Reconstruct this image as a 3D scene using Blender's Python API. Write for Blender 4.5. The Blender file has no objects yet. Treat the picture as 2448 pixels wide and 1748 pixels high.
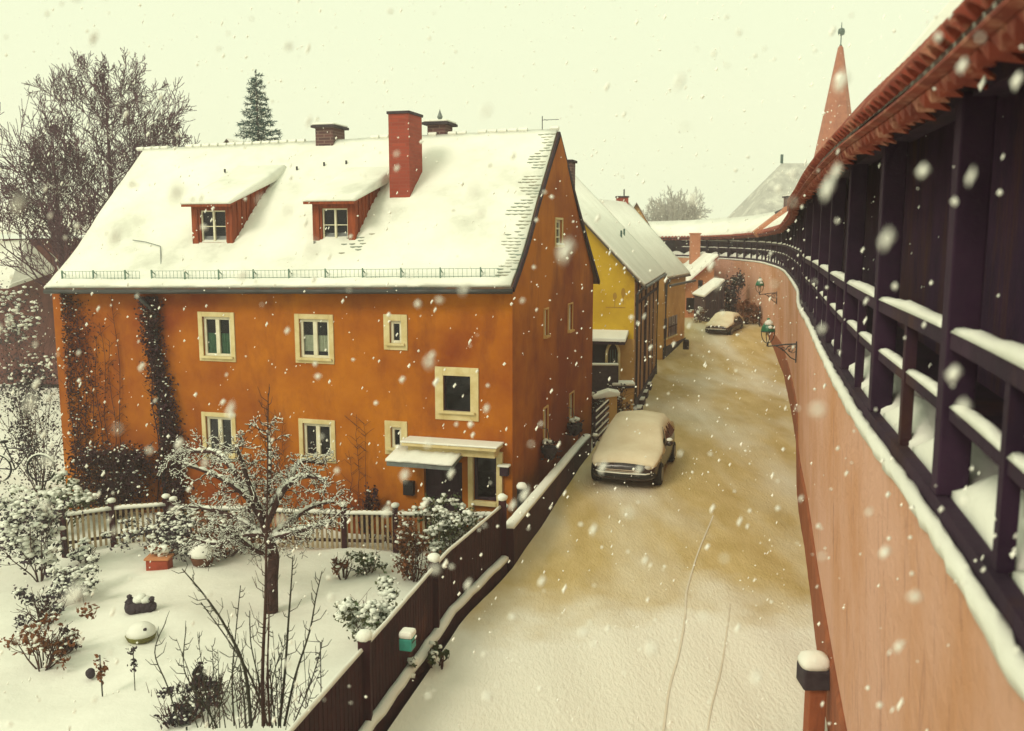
import bpy, bmesh, math, random
import numpy as np
from mathutils import Vector as V, Matrix
R = math.radians
C = bpy.context.scene.collection
scene = bpy.context.scene

# ------------------------------------------------------------------ survey of the place (camera constants used to measure it)
PITCH, FPX, EYE = R(8.25), 2200.0, 6.5
CP, SP = math.cos(PITCH), math.sin(PITCH)
O = V((0, 0, EYE))
def ray(px, py): return V((px-1224., CP*FPX+SP*(874-py), -SP*FPX+CP*(874-py)))
def Z(px, py, z):
    d = ray(px, py); return O+d*((z-EYE)/d.z)
def Y(px, py, y):
    d = ray(px, py); return O+d*(y/d.y)
def PL(px, py, p, n):
    d = ray(px, py); return O+d*((p-O).dot(n)/d.dot(n))
def PROJ(p):
    v = p-O; dep = v.y*CP-v.z*SP
    return (1224+FPX*v.x/dep, 874-FPX*(v.y*SP+v.z*CP)/dep)

# ------------------------------------------------------------------ helpers
class MB:
    def __init__(s): s.v = []; s.f = []; s.smooth = False
    def add(s, vs, fs):
        o = len(s.v); s.v += [tuple(v) for v in vs]; s.f += [tuple(i+o for i in f) for f in fs]; return s
    def quad(s, a, b, c, d): return s.add([a, b, c, d], [(0, 1, 2, 3)])
    def box(s, lo, hi, ax=None, o=None):
        """box in frame ax=(X,Y,Z) about o"""
        ax = ax or (V((1, 0, 0)), V((0, 1, 0)), V((0, 0, 1))); o = o or V((0, 0, 0))
        vs = [o+ax[0]*x+ax[1]*y+ax[2]*z for z in (lo[2], hi[2]) for y in (lo[1], hi[1]) for x in (lo[0], hi[0])]
        return s.add(vs, [(0, 2, 3, 1), (4, 5, 7, 6), (0, 1, 5, 4), (2, 6, 7, 3), (0, 4, 6, 2), (1, 3, 7, 5)])
    def bar(s, a, b, w, h, up=V((0, 0, 1))):
        a = V(a); b = V(b); d = (b-a).normalized(); x = d.cross(up)
        if x.length < 1e-4: x = d.cross(V((1, 0, 0)))
        x.normalize(); u = x.cross(d)
        vs = [p+x*i*w/2+u*j*h/2 for p in (a, b) for i, j in ((-1, -1), (1, -1), (1, 1), (-1, 1))]
        return s.add(vs, [(0, 1, 2, 3), (7, 6, 5, 4), (0, 4, 5, 1), (1, 5, 6, 2), (2, 6, 7, 3), (3, 7, 4, 0)])
    def tube(s, pts, rs, n=6, cap=True):
        pts = [V(p) for p in pts]
        if not hasattr(rs, '__len__'): rs = [rs]*len(pts)
        vs = []; fs = []; ref = None
        for i, p in enumerate(pts):
            d = (pts[min(i+1, len(pts)-1)]-pts[max(i-1, 0)])
            d = d.normalized() if d.length > 1e-9 else V((0, 0, 1))
            if ref is None: ref = V((0, 0, 1)) if abs(d.z) < .9 else V((1, 0, 0))
            x = d.cross(ref)
            if x.length < 1e-5: x = d.orthogonal()
            x.normalize(); y = d.cross(x).normalized(); ref = x.cross(d) if False else ref
            for k in range(n):
                a = 2*math.pi*k/n; vs.append(p+(x*math.cos(a)+y*math.sin(a))*rs[i])
        for i in range(len(pts)-1):
            for k in range(n):
                fs.append((i*n+k, i*n+(k+1) % n, (i+1)*n+(k+1) % n, (i+1)*n+k))
        if cap: fs += [tuple(range(n))[::-1], tuple(range((len(pts)-1)*n, len(pts)*n))]
        return s.add(vs, fs)
    def lathe(s, prof, o, n=14, squash=(1, 1)):
        o = V(o); vs = []; fs = []
        for r, z in prof:
            for k in range(n):
                a = 2*math.pi*k/n; vs.append(o+V((r*math.cos(a)*squash[0], r*math.sin(a)*squash[1], z)))
        for i in range(len(prof)-1):
            for k in range(n): fs.append((i*n+k, i*n+(k+1) % n, (i+1)*n+(k+1) % n, (i+1)*n+k))
        fs += [tuple(range(n))[::-1], tuple(range((len(prof)-1)*n, len(prof)*n))]
        return s.add(vs, fs)
    def blob(s, c, r, rng, jit=.18, sq=.75, fine=False):
        b = ICO2 if fine else ICO1
        c = V(c); vs = [c+V((v.x*r, v.y*r, v.z*r*sq))*(1+rng.uniform(-jit, jit)) for v in b[0]]
        return s.add(vs, b[1])
    def loft(s, rings, closed=True, caps=True):
        n = len(rings[0]); vs = [p for r in rings for p in r]; fs = []
        for i in range(len(rings)-1):
            for k in range(n if closed else n-1): fs.append((i*n+k, i*n+(k+1) % n, (i+1)*n+(k+1) % n, (i+1)*n+k))
        if caps and closed: fs += [tuple(range(n))[::-1], tuple(range((len(rings)-1)*n, len(rings)*n))]
        return s.add(vs, fs)
    def build(s, name, m, parent=None, smooth=False, bevel=0, sub=0):
        off = V(parent_world(parent)) if parent else V((0, 0, 0))
        me = bpy.data.meshes.new(name)
        me.from_pydata([tuple(V(v)-off) for v in s.v], [], s.f); me.update()
        if smooth: me.polygons.foreach_set('use_smooth', [True]*len(me.polygons))
        o = bpy.data.objects.new(name, me); C.objects.link(o)
        if m: me.materials.append(M[m])
        if parent: o.parent = parent
        bmx = bmesh.new(); bmx.from_mesh(me)
        if smooth: bmesh.ops.remove_doubles(bmx, verts=bmx.verts, dist=1e-4)
        bmesh.ops.recalc_face_normals(bmx, faces=bmx.faces); bmx.to_mesh(me); bmx.free()
        if bevel:
            b = o.modifiers.new('bevel', 'BEVEL'); b.width = bevel; b.segments = 2; b.limit_method = 'ANGLE'
        if sub:
            b = o.modifiers.new('sub', 'SUBSURF'); b.levels = sub; b.render_levels = sub
        return o
def parent_world(o):
    p = V((0, 0, 0))
    while o is not None: p += o.location; o = o.parent
    return p
def ico(sub):
    b = bmesh.new(); bmesh.ops.create_icosphere(b, subdivisions=sub, radius=1)
    b.verts.index_update(); r = ([v.co.copy() for v in b.verts], [tuple(v.index for v in f.verts) for f in b.faces]); b.free(); return r
ICO1, ICO2 = ico(1), ico(2)
def thing(name, label, cat, loc=(0, 0, 0), group=None):
    o = bpy.data.objects.new(name, None); C.objects.link(o); o.location = loc; o.empty_display_size = .2
    o['label'] = label; o['category'] = cat
    if group: o['group'] = group
    return o
def tag(o, label, cat, group=None):
    o['label'] = label; o['category'] = cat
    if group: o['group'] = group
    return o
def struct(o): o['kind'] = 'structure'; return o
def copy_tree(o, parent=None):
    c = o.copy(); C.objects.link(c)
    if parent: c.parent = parent
    for ch in list(o.children): copy_tree(ch, c)
    return c

# ------------------------------------------------------------------ materials
M = {}
def mat(name, c1, c2=None, scale=4, rough=.9, bump=0, bscale=None, detail=6, streak=None, lo=.35, hi=.65, spec=.3, c3=None, s3=1, stretch=(1, 1, 1), bdist=.02, t3=(.5, .7), dist=0):
    m = bpy.data.materials.new(name); m.use_nodes = True; M[name] = m
    nt = m.node_tree; n = nt.nodes; l = nt.links; b = n['Principled BSDF']
    b.inputs['Roughness'].default_value = rough; b.inputs['Specular IOR Level'].default_value = spec
    b.inputs['Base Color'].default_value = (*c1, 1)
    tc = n.new('ShaderNodeTexCoord'); mp = n.new('ShaderNodeMapping'); l.new(tc.outputs['Object'], mp.inputs['Vector']); mp.inputs['Scale'].default_value = stretch
    col = None
    if c2:
        no = n.new('ShaderNodeTexNoise'); no.inputs['Scale'].default_value = scale; no.inputs['Detail'].default_value = detail; no.inputs['Roughness'].default_value = .62
        l.new(mp.outputs['Vector'], no.inputs['Vector'])
        mr = n.new('ShaderNodeMapRange'); mr.inputs['From Min'].default_value = lo; mr.inputs['From Max'].default_value = hi; l.new(no.outputs['Fac'], mr.inputs['Value'])
        mx = n.new('ShaderNodeMix'); mx.data_type = 'RGBA'; mx.inputs[6].default_value = (*c1, 1); mx.inputs[7].default_value = (*c2, 1)
        l.new(mr.outputs['Result'], mx.inputs[0]); col = mx.outputs[2]
    if c3:
        no = n.new('ShaderNodeTexNoise'); no.inputs['Scale'].default_value = s3; no.inputs['Detail'].default_value = 7; no.inputs['Roughness'].default_value = .7
        no.inputs['Distortion'].default_value = dist; m3 = n.new('ShaderNodeMapping'); l.new(tc.outputs['Object'], m3.inputs['Vector'])
        if streak: m3.inputs['Scale'].default_value = streak
        l.new(m3.outputs['Vector'], no.inputs['Vector'])
        mr = n.new('ShaderNodeMapRange'); mr.inputs['From Min'].default_value = t3[0]; mr.inputs['From Max'].default_value = t3[1]; l.new(no.outputs['Fac'], mr.inputs['Value'])
        mx = n.new('ShaderNodeMix'); mx.data_type = 'RGBA'; mx.inputs[7].default_value = (*c3, 1)
        if col: l.new(col, mx.inputs[6])
        else: mx.inputs[6].default_value = (*c1, 1)
        l.new(mr.outputs['Result'], mx.inputs[0]); col = mx.outputs[2]
    if col: l.new(col, b.inputs['Base Color'])
    if bump:
        nb = n.new('ShaderNodeTexNoise'); nb.inputs['Scale'].default_value = bscale or scale*4; nb.inputs['Detail'].default_value = 8; nb.inputs['Roughness'].default_value = .65
        l.new(mp.outputs['Vector'], nb.inputs['Vector'])
        bp = n.new('ShaderNodeBump'); bp.inputs['Strength'].default_value = bump; bp.inputs['Distance'].default_value = bdist
        l.new(nb.outputs['Fac'], bp.inputs['Height']); l.new(bp.outputs['Normal'], b.inputs['Normal'])
    return m
def brick(name, c1, c2, mortar, scale=1, rough=.9):
    m = bpy.data.materials.new(name); m.use_nodes = True; M[name] = m
    nt = m.node_tree; n = nt.nodes; l = nt.links; b = n['Principled BSDF']; b.inputs['Roughness'].default_value = rough
    tc = n.new('ShaderNodeTexCoord'); sx = n.new('ShaderNodeSeparateXYZ'); l.new(tc.outputs['Object'], sx.inputs[0])
    ad = n.new('ShaderNodeMath'); l.new(sx.outputs['X'], ad.inputs[0]); l.new(sx.outputs['Y'], ad.inputs[1])
    cb = n.new('ShaderNodeCombineXYZ'); l.new(ad.outputs[0], cb.inputs['X']); l.new(sx.outputs['Z'], cb.inputs['Y'])
    br = n.new('ShaderNodeTexBrick'); br.inputs['Scale'].default_value = 1/scale; br.inputs['Color1'].default_value = (*c1, 1); br.inputs['Color2'].default_value = (*c2, 1); br.inputs['Mortar'].default_value = (*mortar, 1)
    br.inputs['Brick Width'].default_value = .26; br.inputs['Row Height'].default_value = .085; br.inputs['Mortar Size'].default_value = .009; br.inputs['Bias'].default_value = 0
    l.new(cb.outputs[0], br.inputs['Vector']); l.new(br.outputs['Color'], b.inputs['Base Color'])
    bp = n.new('ShaderNodeBump'); bp.inputs['Strength'].default_value = .5; bp.inputs['Distance'].default_value = .01; bp.invert = True
    l.new(br.outputs['Fac'], bp.inputs['Height']); l.new(bp.outputs['Normal'], b.inputs['Normal'])
def glass(name, tint):
    m = bpy.data.materials.new(name); m.use_nodes = True; M[name] = m
    nt = m.node_tree; n = nt.nodes; l = nt.links; n.remove(n['Principled BSDF'])
    t = n.new('ShaderNodeBsdfTransparent'); t.inputs[0].default_value = (*tint, 1)
    g = n.new('ShaderNodeBsdfGlossy'); g.inputs['Roughness'].default_value = .06; g.inputs[0].default_value = (.8, .8, .9, 1)
    fr = n.new('ShaderNodeFresnel'); fr.inputs[0].default_value = 1.4
    x = n.new('ShaderNodeMixShader'); l.new(fr.outputs[0], x.inputs[0]); l.new(t.outputs[0], x.inputs[1]); l.new(g.outputs[0], x.inputs[2])
    l.new(x.outputs[0], n['Material Output'].inputs['Surface'])
SN = (.86, .86, .80)
mat('snow', SN, (.76, .76, .70), .9, .85, .35, 9, bdist=.04)
mat('snow_roof', SN, (.72, .73, .66), .55, .85, .5, 5, c3=(.50, .50, .44), s3=.55, t3=(.56, .85), bdist=.03)
mat('snow_clump', (.85, .87, .80), (.70, .72, .66), 9, .85)
mat('slush', (.50, .36, .14), (.30, .20, .07), 1.3, .75, .6, 14, c3=(.72, .66, .46), s3=.22, t3=(.47, .64), bdist=.04)
mat('track', (.76, .70, .59), (.68, .60, .49), 3, .8, .3, 30)
mat('plaster_orange', (.46, .145, .005), (.22, .040, .003), .23, .92, .6, 30, lo=.38, hi=.6, c3=(.13, .024, .008), s3=1.1, streak=(1, 1, .38), t3=(.49, .85), bdist=.012)
mat('plaster_yellow', (.66, .44, .035), (.52, .32, .02), .8, .92, .3, 40, c3=(.40, .22, .02), s3=.7, t3=(.56, .75), bdist=.008)
mat('plaster_tan', (.60, .36, .13), (.48, .27, .09), .9, .92, .3, 40, c3=(.33, .15, .06), s3=.8, streak=(1, 1, .4), t3=(.55, .75))
mat('plaster_pink', (.58, .25, .12), (.48, .19, .08), .8, .92, .3, 30)
mat('trim', (.68, .58, .33), (.55, .43, .2), 3, .85, .2, 30)
mat('white_paint', (.74, .70, .55), (.64, .60, .44), 6, .5)
mat('masonry', (.70, .40, .30), (.58, .27, .13), .28, .95, .9, 7, lo=.4, hi=.62, c3=(.27, .12, .105), s3=2.2, streak=(1.7, 1.7, .28), t3=(.56, .80), bdist=.07, dist=1.6)
mat('plinth', (.34, .105, .045), (.24, .068, .03), .9, .9, .6, 6, c3=(.13, .04, .025), s3=1.5, streak=(1.5, 1.5, .2), t3=(.55, .75), bdist=.03)
mat('wood_dark', (.040, .018, .032), (.022, .010, .020), 3, .85, .5, 20, stretch=(4, 4, .5))
mat('wood_gallery', (.034, .012, .034), (.017, .006, .020), 1.5, .9, .5, 12, c3=(.055, .02, .016), s3=.8, streak=(1, 1, .3), t3=(.55, .75))
mat('wood_violet', (.075, .030, .085), (.04, .016, .05), 1.2, .9, .5, 12, c3=(.13, .055, .04), s3=.7, streak=(1, 1, .25), t3=(.5, .72))
mat('wood_red', (.30, .062, .018), (.16, .03, .010), 2, .8, .6, 14, stretch=(7, 7, .7))
mat('wood_fence', (.048, .010, .014), (.024, .006, .010), 2, .85, .5, 14, stretch=(5, 5, .6), c3=(.12, .035, .02), s3=1.2, t3=(.55, .75))
mat('wood_picket', (.42, .33, .2), (.24, .17, .1), 3, .85, .3, 14)
mat('tile_red', (.28, .048, .026), (.15, .024, .016), 3, .75, .3, 20, c3=(.50, .24, .16), s3=5, t3=(.50, .70))
mat('tile_dark', (.06, .075, .07), (.16, .08, .05), 2.5, .8)
mat('tile_grey', (.20, .25, .22), (.30, .27, .2), 2.5, .8)
mat('timber_wall', (.42, .24, .10), (.20, .10, .05), 2.2, .9, .5, 12, stretch=(3.5, 3.5, .35), c3=(.10, .05, .045), s3=1.5, streak=(2.5, 2.5, .12), t3=(.5, .66))
mat('metal_dark', (.03, .03, .032), None, rough=.5, spec=.5)
mat('metal_green', (.05, .11, .09), (.03, .07, .06), 6, .5)
mat('guard_metal', (.16, .25, .20), (.10, .17, .14), 6, .5)
mat('zinc', (.17, .2, .19), (.12, .13, .13), 4, .45)
mat('lamp_green', (.01, .18, .09), (.008, .10, .05), 8, .35, spec=.5)
mat('lamp_glass', (.5, .42, .28), None, rough=.2)
mat('teal_box', (.06, .36, .30), (.04, .26, .22), 6, .5)
mat('black_paint', (.012, .010, .012), None, rough=.45)
mat('car_paint', (.030, .018, .018), (.02, .012, .014), 3, .25, spec=.6)
mat('car_glass', (.012, .012, .016), None, rough=.08, spec=.6)
mat('rubber', (.015, .015, .015), None, rough=.8)
mat('rim', (.2, .19, .18), None, rough=.4)
mat('chrome', (.55, .45, .35), None, rough=.25)
mat('headlamp', (.5, .47, .4), None, rough=.12)
mat('curtain_green', (.10, .30, .13), (.06, .2, .09), 9, .9)
mat('curtain_pale', (.50, .55, .36), (.36, .42, .26), 9, .9)
mat('bark', (.075, .032, .03), (.035, .017, .018), 8, .95, .6, 30)
mat('bark_far', (.12, .055, .075), (.07, .035, .05), 3, .95)
mat('bark_haze_tint', (.42, .40, .36), (.30, .29, .26), 3, .95)  # bark paled so its colour stands for haze over the distant tree
mat('bark_hazy', (.34, .34, .28), None, rough=.95)
mat('twig', (.085, .04, .03), (.04, .02, .02), 6, .95)
mat('twig_green', (.06, .055, .04), (.03, .03, .02), 6, .95)
mat('vine', (.055, .018, .028), (.025, .01, .016), 6, .9, c3=(.10, .045, .02), s3=3)
mat('vine_light', (.24, .075, .02), (.12, .035, .014), 5, .9)
mat('leaf_dark', (.035, .035, .04), (.06, .03, .05), 5, .85, c3=(.03, .06, .03), s3=2)
mat('leaf_green', (.045, .085, .035), (.09, .075, .03), 5, .8)
mat('leaf_rust', (.22, .075, .03), (.12, .05, .02), 5, .85)
mat('needle', (.012, .055, .052), (.02, .08, .07), 3, .85)
mat('ceramic_red', (.40, .07, .035), (.27, .045, .02), 4, .6)
mat('stone_dark', (.06, .045, .055), (.03, .022, .03), 5, .9, .5, 20)
mat('moss_stone', (.20, .20, .05), (.10, .09, .03), 4, .9)
mat('clay_brown', (.16, .06, .03), (.09, .035, .02), 4, .8)
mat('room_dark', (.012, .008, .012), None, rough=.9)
mat('spire_tile', (.40, .14, .07), (.30, .09, .045), 2.5, .85, .4, 10)
mat('flake', (.88, .88, .82), None, rough=.9)
brick('brick_red', (.33, .055, .03), (.25, .040, .022), (.26, .06, .04))
brick('brick_pink', (.50, .19, .10), (.42, .15, .08), (.5, .26, .16))
brick('brick_dark', (.12, .05, .05), (.07, .035, .04), (.2, .13, .11))
glass('pane_glass', (.75, .75, .8))

# ------------------------------------------------------------------ camera, world, light
cd = bpy.data.cameras.new('camera'); cam = bpy.data.objects.new('camera', cd); C.objects.link(cam); scene.camera = cam
cd.sensor_width = 36; cd.lens = 36*FPX/2448; cd.clip_end = 2000; cd.clip_start = .05
cam.location = O; cam.rotation_euler = (R(90)-PITCH, 0, 0)
cd.dof.use_dof = True; cd.dof.focus_distance = 20; cd.dof.aperture_fstop = 1.7
w = bpy.data.worlds.new('World'); scene.world = w; w.use_nodes = True
nt = w.node_tree; n = nt.nodes; l = nt.links
sky = n.new('ShaderNodeTexSky'); sky.sky_type = 'NISHITA'; sky.sun_disc = False
SUN_EL, SUN_ROT = 40, 222
sky.sun_elevation = R(SUN_EL); sky.sun_rotation = R(SUN_ROT); sky.dust_density = 6; sky.air_density = 2
mx = n.new('ShaderNodeMix'); mx.data_type = 'RGBA'; mx.inputs[0].default_value = .93
mx.inputs[7].default_value = (8.5, 9.2, 6.3, 1)
l.new(sky.outputs[0], mx.inputs[6]); bg = n['Background']; l.new(mx.outputs[2], bg.inputs[0]); bg.inputs[1].default_value = .1
sd = bpy.data.lights.new('sun', 'SUN'); so = bpy.data.objects.new('sun', sd); C.objects.link(so)
sd.energy = 1.45; sd.angle = R(20); sd.color = (1, .90, .72)
sdir = V((math.sin(R(SUN_ROT))*math.cos(R(SUN_EL)), math.cos(R(SUN_ROT))*math.cos(R(SUN_EL)), math.sin(R(SUN_EL))))
so.rotation_euler = sdir.to_track_quat('Z', 'Y').to_euler(); so.location = (0, 0, 30)
vs = scene.view_settings; vs.view_transform = 'Standard'; vs.look = 'None'; vs.exposure = .2; vs.gamma = 1
scene.cycles.max_bounces = 6; scene.cycles.diffuse_bounces = 3; scene.cycles.transparent_max_bounces = 8
scene.cycles.volume_bounces = 1

# ------------------------------------------------------------------ wall path of the town wall
def catmull(P, n=6):
    out = []
    for i in range(len(P)-1):
        p0, p1, p2, p3 = P[max(i-1, 0)], P[i], P[i+1], P[min(i+2, len(P)-1)]
        for k in range(n):
            t = k/n; out.append(tuple(.5*((2*b)+(-a+c)*t+(2*a-5*b+4*c-d)*t*t+(-a+3*b-3*c+d)*t**3) for a, b, c, d in zip(p0, p1, p2, p3)))
    out.append(tuple(P[-1])); return out
# x, y, eave height
WP = [(-1.2, -8, 7.25), (-.05, -4, 7.25), (1.12, 0, 7.25), (2.2, 3.9, 7.25), (2.73, 6, 7.25), (3.41, 8.9, 7.25), (4.54, 13.2, 7.24), (5.80, 17.8, 7.2), (7.0, 22.3, 7.12), (8.6, 27.6, 7.0),
      (10.2, 33.5, 6.85), (11.5, 38.5, 6.7), (12.75, 43.5, 6.55), (14.0, 50, 6.4), (14.7, 56, 6.25), (14.0, 62, 6.1), (11.5, 66.5, 6.0), (7, 69, 5.95), (0, 71, 5.95), (-12, 74, 5.95)]
WPD = catmull(WP, 6)
def wall_arrays():
    P = [V((a[0], a[1], 0)) for a in WPD]; N = []
    for i in range(len(P)):
        d = (P[min(i+1, len(P)-1)]-P[max(i-1, 0)]).normalized(); N.append(V((d.y, -d.x, 0)))  # to the outer side
    return P, N, [a[2] for a in WPD]
WPp, WN, WE = wall_arrays()
WARC = [0]
for i in range(1, len(WPp)): WARC.append(WARC[-1]+(WPp[i]-WPp[i-1]).length)
def wall_at(s):
    i = 0
    while i < len(WARC)-2 and WARC[i+1] < s: i += 1
    t = (s-WARC[i])/(WARC[i+1]-WARC[i]); return WPp[i].lerp(WPp[i+1], t), WN[i].lerp(WN[i+1], t).normalized(), WE[i]*(1-t)+WE[i+1]*t
def wall_s(y):
    for i in range(len(WPp)-1):
        if WPp[i].y <= y <= WPp[i+1].y: return WARC[i]+(y-WPp[i].y)/(WPp[i+1].y-WPp[i].y)*(WARC[i+1]-WARC[i])
def wall_x(y):
    p, _, _ = wall_at(wall_s(y)); return p.x
def sweep(mb, prof, i0=0, i1=None, jit=None, rng=None):
    """prof: list of (offset to the outer side, z or callable(eave))"""
    i1 = i1 or len(WPp); rings = []
    for i in range(i0, i1):
        rings.append([WPp[i]+WN[i]*(o+(rng.uniform(-jit, jit) if jit else 0))+V((0, 0, z(WE[i]) if callable(z) else z+(rng.uniform(-jit, jit)*.5 if jit else 0))) for o, z in prof])
    return mb.loft(rings)
def sweep_fine(mb, prof, s0, s1, step, jit, rng):
    rings = []; s = s0
    while s <= s1:
        p, nn, e = wall_at(s); rings.append([p+nn*(o+rng.uniform(-jit, jit))+V((0, 0, (z(e) if callable(z) else z)+rng.uniform(-jit, jit)*.5)) for o, z in prof]); s += step
    return mb.loft(rings)

def gz(x, y):            # height of the street
    t = min(max((y-43)/13, 0), 1); return 1.15*t*t*(3-2*t)
FL = [(-6.2, -8), (-4.3, 0), (-2.6, 7), (-1.42, 12.04), (-.86, 14.5), (.05, 17.2), (.61, 19.5), (1.95, 25.1), (2.41, 26.9), (2.9, 29), (3.2, 33), (4.5, 42), (5, 50), (5, 76)]
def fl_x(y):
    for (x0, y0), (x1, y1) in zip(FL, FL[1:]):
        if y0 <= y <= y1: return x0+(x1-x0)*(y-y0)/(y1-y0)
    return FL[-1][0]
GZ = -.8                 # garden level

# ------------------------------------------------------------------ ground
def ground():
    rng = random.Random(3)
    mb = MB(); mb.quad((-400, -200, -1.0), (400, -200, -1.0), (400, 600, -1.0), (-400, 600, -1.0))
    struct(mb.build('ground', 'snow'))
    # street
    ys = []; y = -8.
    while y < 72: ys.append(y); y += .22 if y < 30 else .5
    nx = 44; vs = []; fs = []
    for y in ys:
        x0 = fl_x(y); x1 = (wall_x(y) if y < 55 else 15)+.4
        for k in range(nx+1):
            x = x0+(x1-x0)*k/nx
            h = .035*math.sin(x*2.1+y*.35)*math.sin(y*.8+x)+rng.uniform(-.007, .007)+.02*math.sin(x*5.3+1.3*math.sin(y*.4))
            edge = min(k, nx-k)/nx
            vs.append((x, y, gz(x, y)+h*.6+max(0, .05-edge)*1.2))
    for j in range(len(ys)-1):
        for k in range(nx): a = j*(nx+1)+k; fs.append((a, a+1, a+nx+2, a+nx+1))
    o = MB().add(vs, fs).build('street', 'street_snow', smooth=True); struct(o)
    # garden
    vs = []; fs = []; nx, ny = 90, 90
    for j in range(ny+1):
        y = -4+31*j/ny; x1 = fl_x(y)-.2
        for k in range(nx+1):
            x = -20+(x1+20)*k/nx
            h = .05*math.sin(x*1.3+.6*y)+.04*math.sin(x*2.7-y*1.9)+.03*math.sin(y*3.3+x*.5)+rng.uniform(-.006, .006)
            vs.append((x, y, GZ+h))
    for j in range(ny):
        for k in range(nx): a = j*(nx+1)+k; fs.append((a, a+1, a+nx+2, a+nx+1))
    struct(MB().add(vs, fs).build('garden_ground', 'snow', smooth=True))
    # bank below the street edge, hidden side
    tr = MB()
    for pts, wd in (([(1640, 1415), (1636, 1480), (1622, 1560), (1600, 1640), (1585, 1745)], .032), ([(1745, 1440), (1735, 1520), (1722, 1600), (1700, 1690), (1690, 1745)], .022), ([(1705, 1230), (1672, 1310), (1652, 1370), (1640, 1415)], .026)):
        P3 = [Z(a, b, .03) for a, b in pts]; P3 = [V(p) for p in catmull([tuple(p) for p in P3], 12)]
        for a, b in zip(P3, P3[1:]):
            d = (b-a).normalized(); s = V((-d.y, d.x, 0))*wd/2
            za = V((0, 0, .026)); f = lambda p: V((p.x, p.y, .035*math.sin(p.x*2.1+p.y*.35)*math.sin(p.y*.8+p.x)*.6+.012*math.sin(p.x*5.3+1.3*math.sin(p.y*.4))+.014))
            tr.quad(f(a-s), f(a+s), f(b+s), f(b-s))
    struct(tr.build('tyre_track', 'track'))
# street material: tan lane, a warm grade painted into the snow; whiter in patches and nearer
def street_mat():
    mat('street_snow', (.62, .475, .23), (.50, .36, .14), 1.6, .8, .8, 18, bdist=.05, stretch=(1, .38, 1))
    m = M['street_snow']; nt = m.node_tree; n = nt.nodes; l = nt.links; b = n['Principled BSDF']
    old = b.inputs['Base Color'].links[0].from_socket
    tc = n.new('ShaderNodeTexCoord'); sx = n.new('ShaderNodeSeparateXYZ'); l.new(tc.outputs['Object'], sx.inputs[0])
    no = n.new('ShaderNodeTexNoise'); no.inputs['Scale'].default_value = .45; no.inputs['Detail'].default_value = 6; l.new(tc.outputs['Object'], no.inputs['Vector'])
    a = n.new('ShaderNodeMath'); a.operation = 'MULTIPLY_ADD'; a.inputs[1].default_value = 7; l.new(no.outputs['Fac'], a.inputs[0]); l.new(sx.outputs['Y'], a.inputs[2])
    mr = n.new('ShaderNodeMapRange'); mr.interpolation_type = 'SMOOTHSTEP'; mr.inputs['From Min'].default_value = 20.3; mr.inputs['From Max'].default_value = 17.4; l.new(a.outputs[0], mr.inputs['Value'])
    mr.inputs['To Min'].default_value = 0
    n2 = n.new('ShaderNodeTexNoise'); n2.inputs['Scale'].default_value = .33; n2.inputs['Detail'].default_value = 5; mp2 = n.new('ShaderNodeMapping'); mp2.inputs['Scale'].default_value = (1.5, .42, 1); l.new(tc.outputs['Object'], mp2.inputs['Vector']); l.new(mp2.outputs[0], n2.inputs['Vector'])
    r2 = n.new('ShaderNodeMapRange'); r2.inputs['From Min'].default_value = .44; r2.inputs['From Max'].default_value = .74; r2.inputs['To Max'].default_value = .75; l.new(n2.outputs['Fac'], r2.inputs['Value'])
    mxm = n.new('ShaderNodeMath'); mxm.operation = 'MAXIMUM'; l.new(mr.outputs['Result'], mxm.inputs[0]); l.new(r2.outputs['Result'], mxm.inputs[1])
    mx = n.new('ShaderNodeMix'); mx.data_type = 'RGBA'; mx.inputs[7].default_value = (.86, .83, .74, 1); l.new(old, mx.inputs[6]); l.new(mxm.outputs[0], mx.inputs[0]); l.new(mx.outputs[2], b.inputs['Base Color'])
street_mat(); ground()

# ------------------------------------------------------------------ wall frames and windows
class Fr:
    def __init__(s, o, ax, out): s.o = V(o); s.ax = V(ax).normalized(); s.out = V(out).normalized(); s.up = V((0, 0, 1))
    def p(s, a, z, d=0): return s.o+s.ax*a+s.out*d+s.up*z
    def hit(s, px, py, d=0):
        q = PL(px, py, s.o+s.out*d, s.out); return (q-s.o).dot(s.ax), q.z-s.o.z
    def box(s, mb, a0, a1, z0, z1, d0, d1): return mb.box((a0, d0, z0), (a1, d1, z1), (s.ax, s.out, s.up), s.o)
def wall_panel(mb, fr, a0, a1, z0, top, holes, extra=(), reveal=.2):
    cuts = sorted(set([a0, a1]+list(extra)+[h[0] for h in holes]+[h[1] for h in holes]))
    tf = top if callable(top) else (lambda a: top)
    for c0, c1 in zip(cuts, cuts[1:]):
        hs = sorted([h for h in holes if h[0] <= c0+1e-6 and h[1] >= c1-1e-6], key=lambda h: h[2]); z = z0
        for h in hs:
            mb.quad(fr.p(c0, z), fr.p(c1, z), fr.p(c1, h[2]), fr.p(c0, h[2])); z = h[3]
        mb.quad(fr.p(c0, z), fr.p(c1, z), fr.p(c1, tf(c1)), fr.p(c0, tf(c0)))
    for h in holes:
        q = [(h[0], h[2]), (h[1], h[2]), (h[1], h[3]), (h[0], h[3])]
        for i in range(4):
            a, b = q[i], q[(i+1) % 4]
            mb.quad(fr.p(a[0], a[1]), fr.p(b[0], b[1]), fr.p(b[0], b[1], -reveal), fr.p(a[0], a[1], -reveal))
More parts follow.
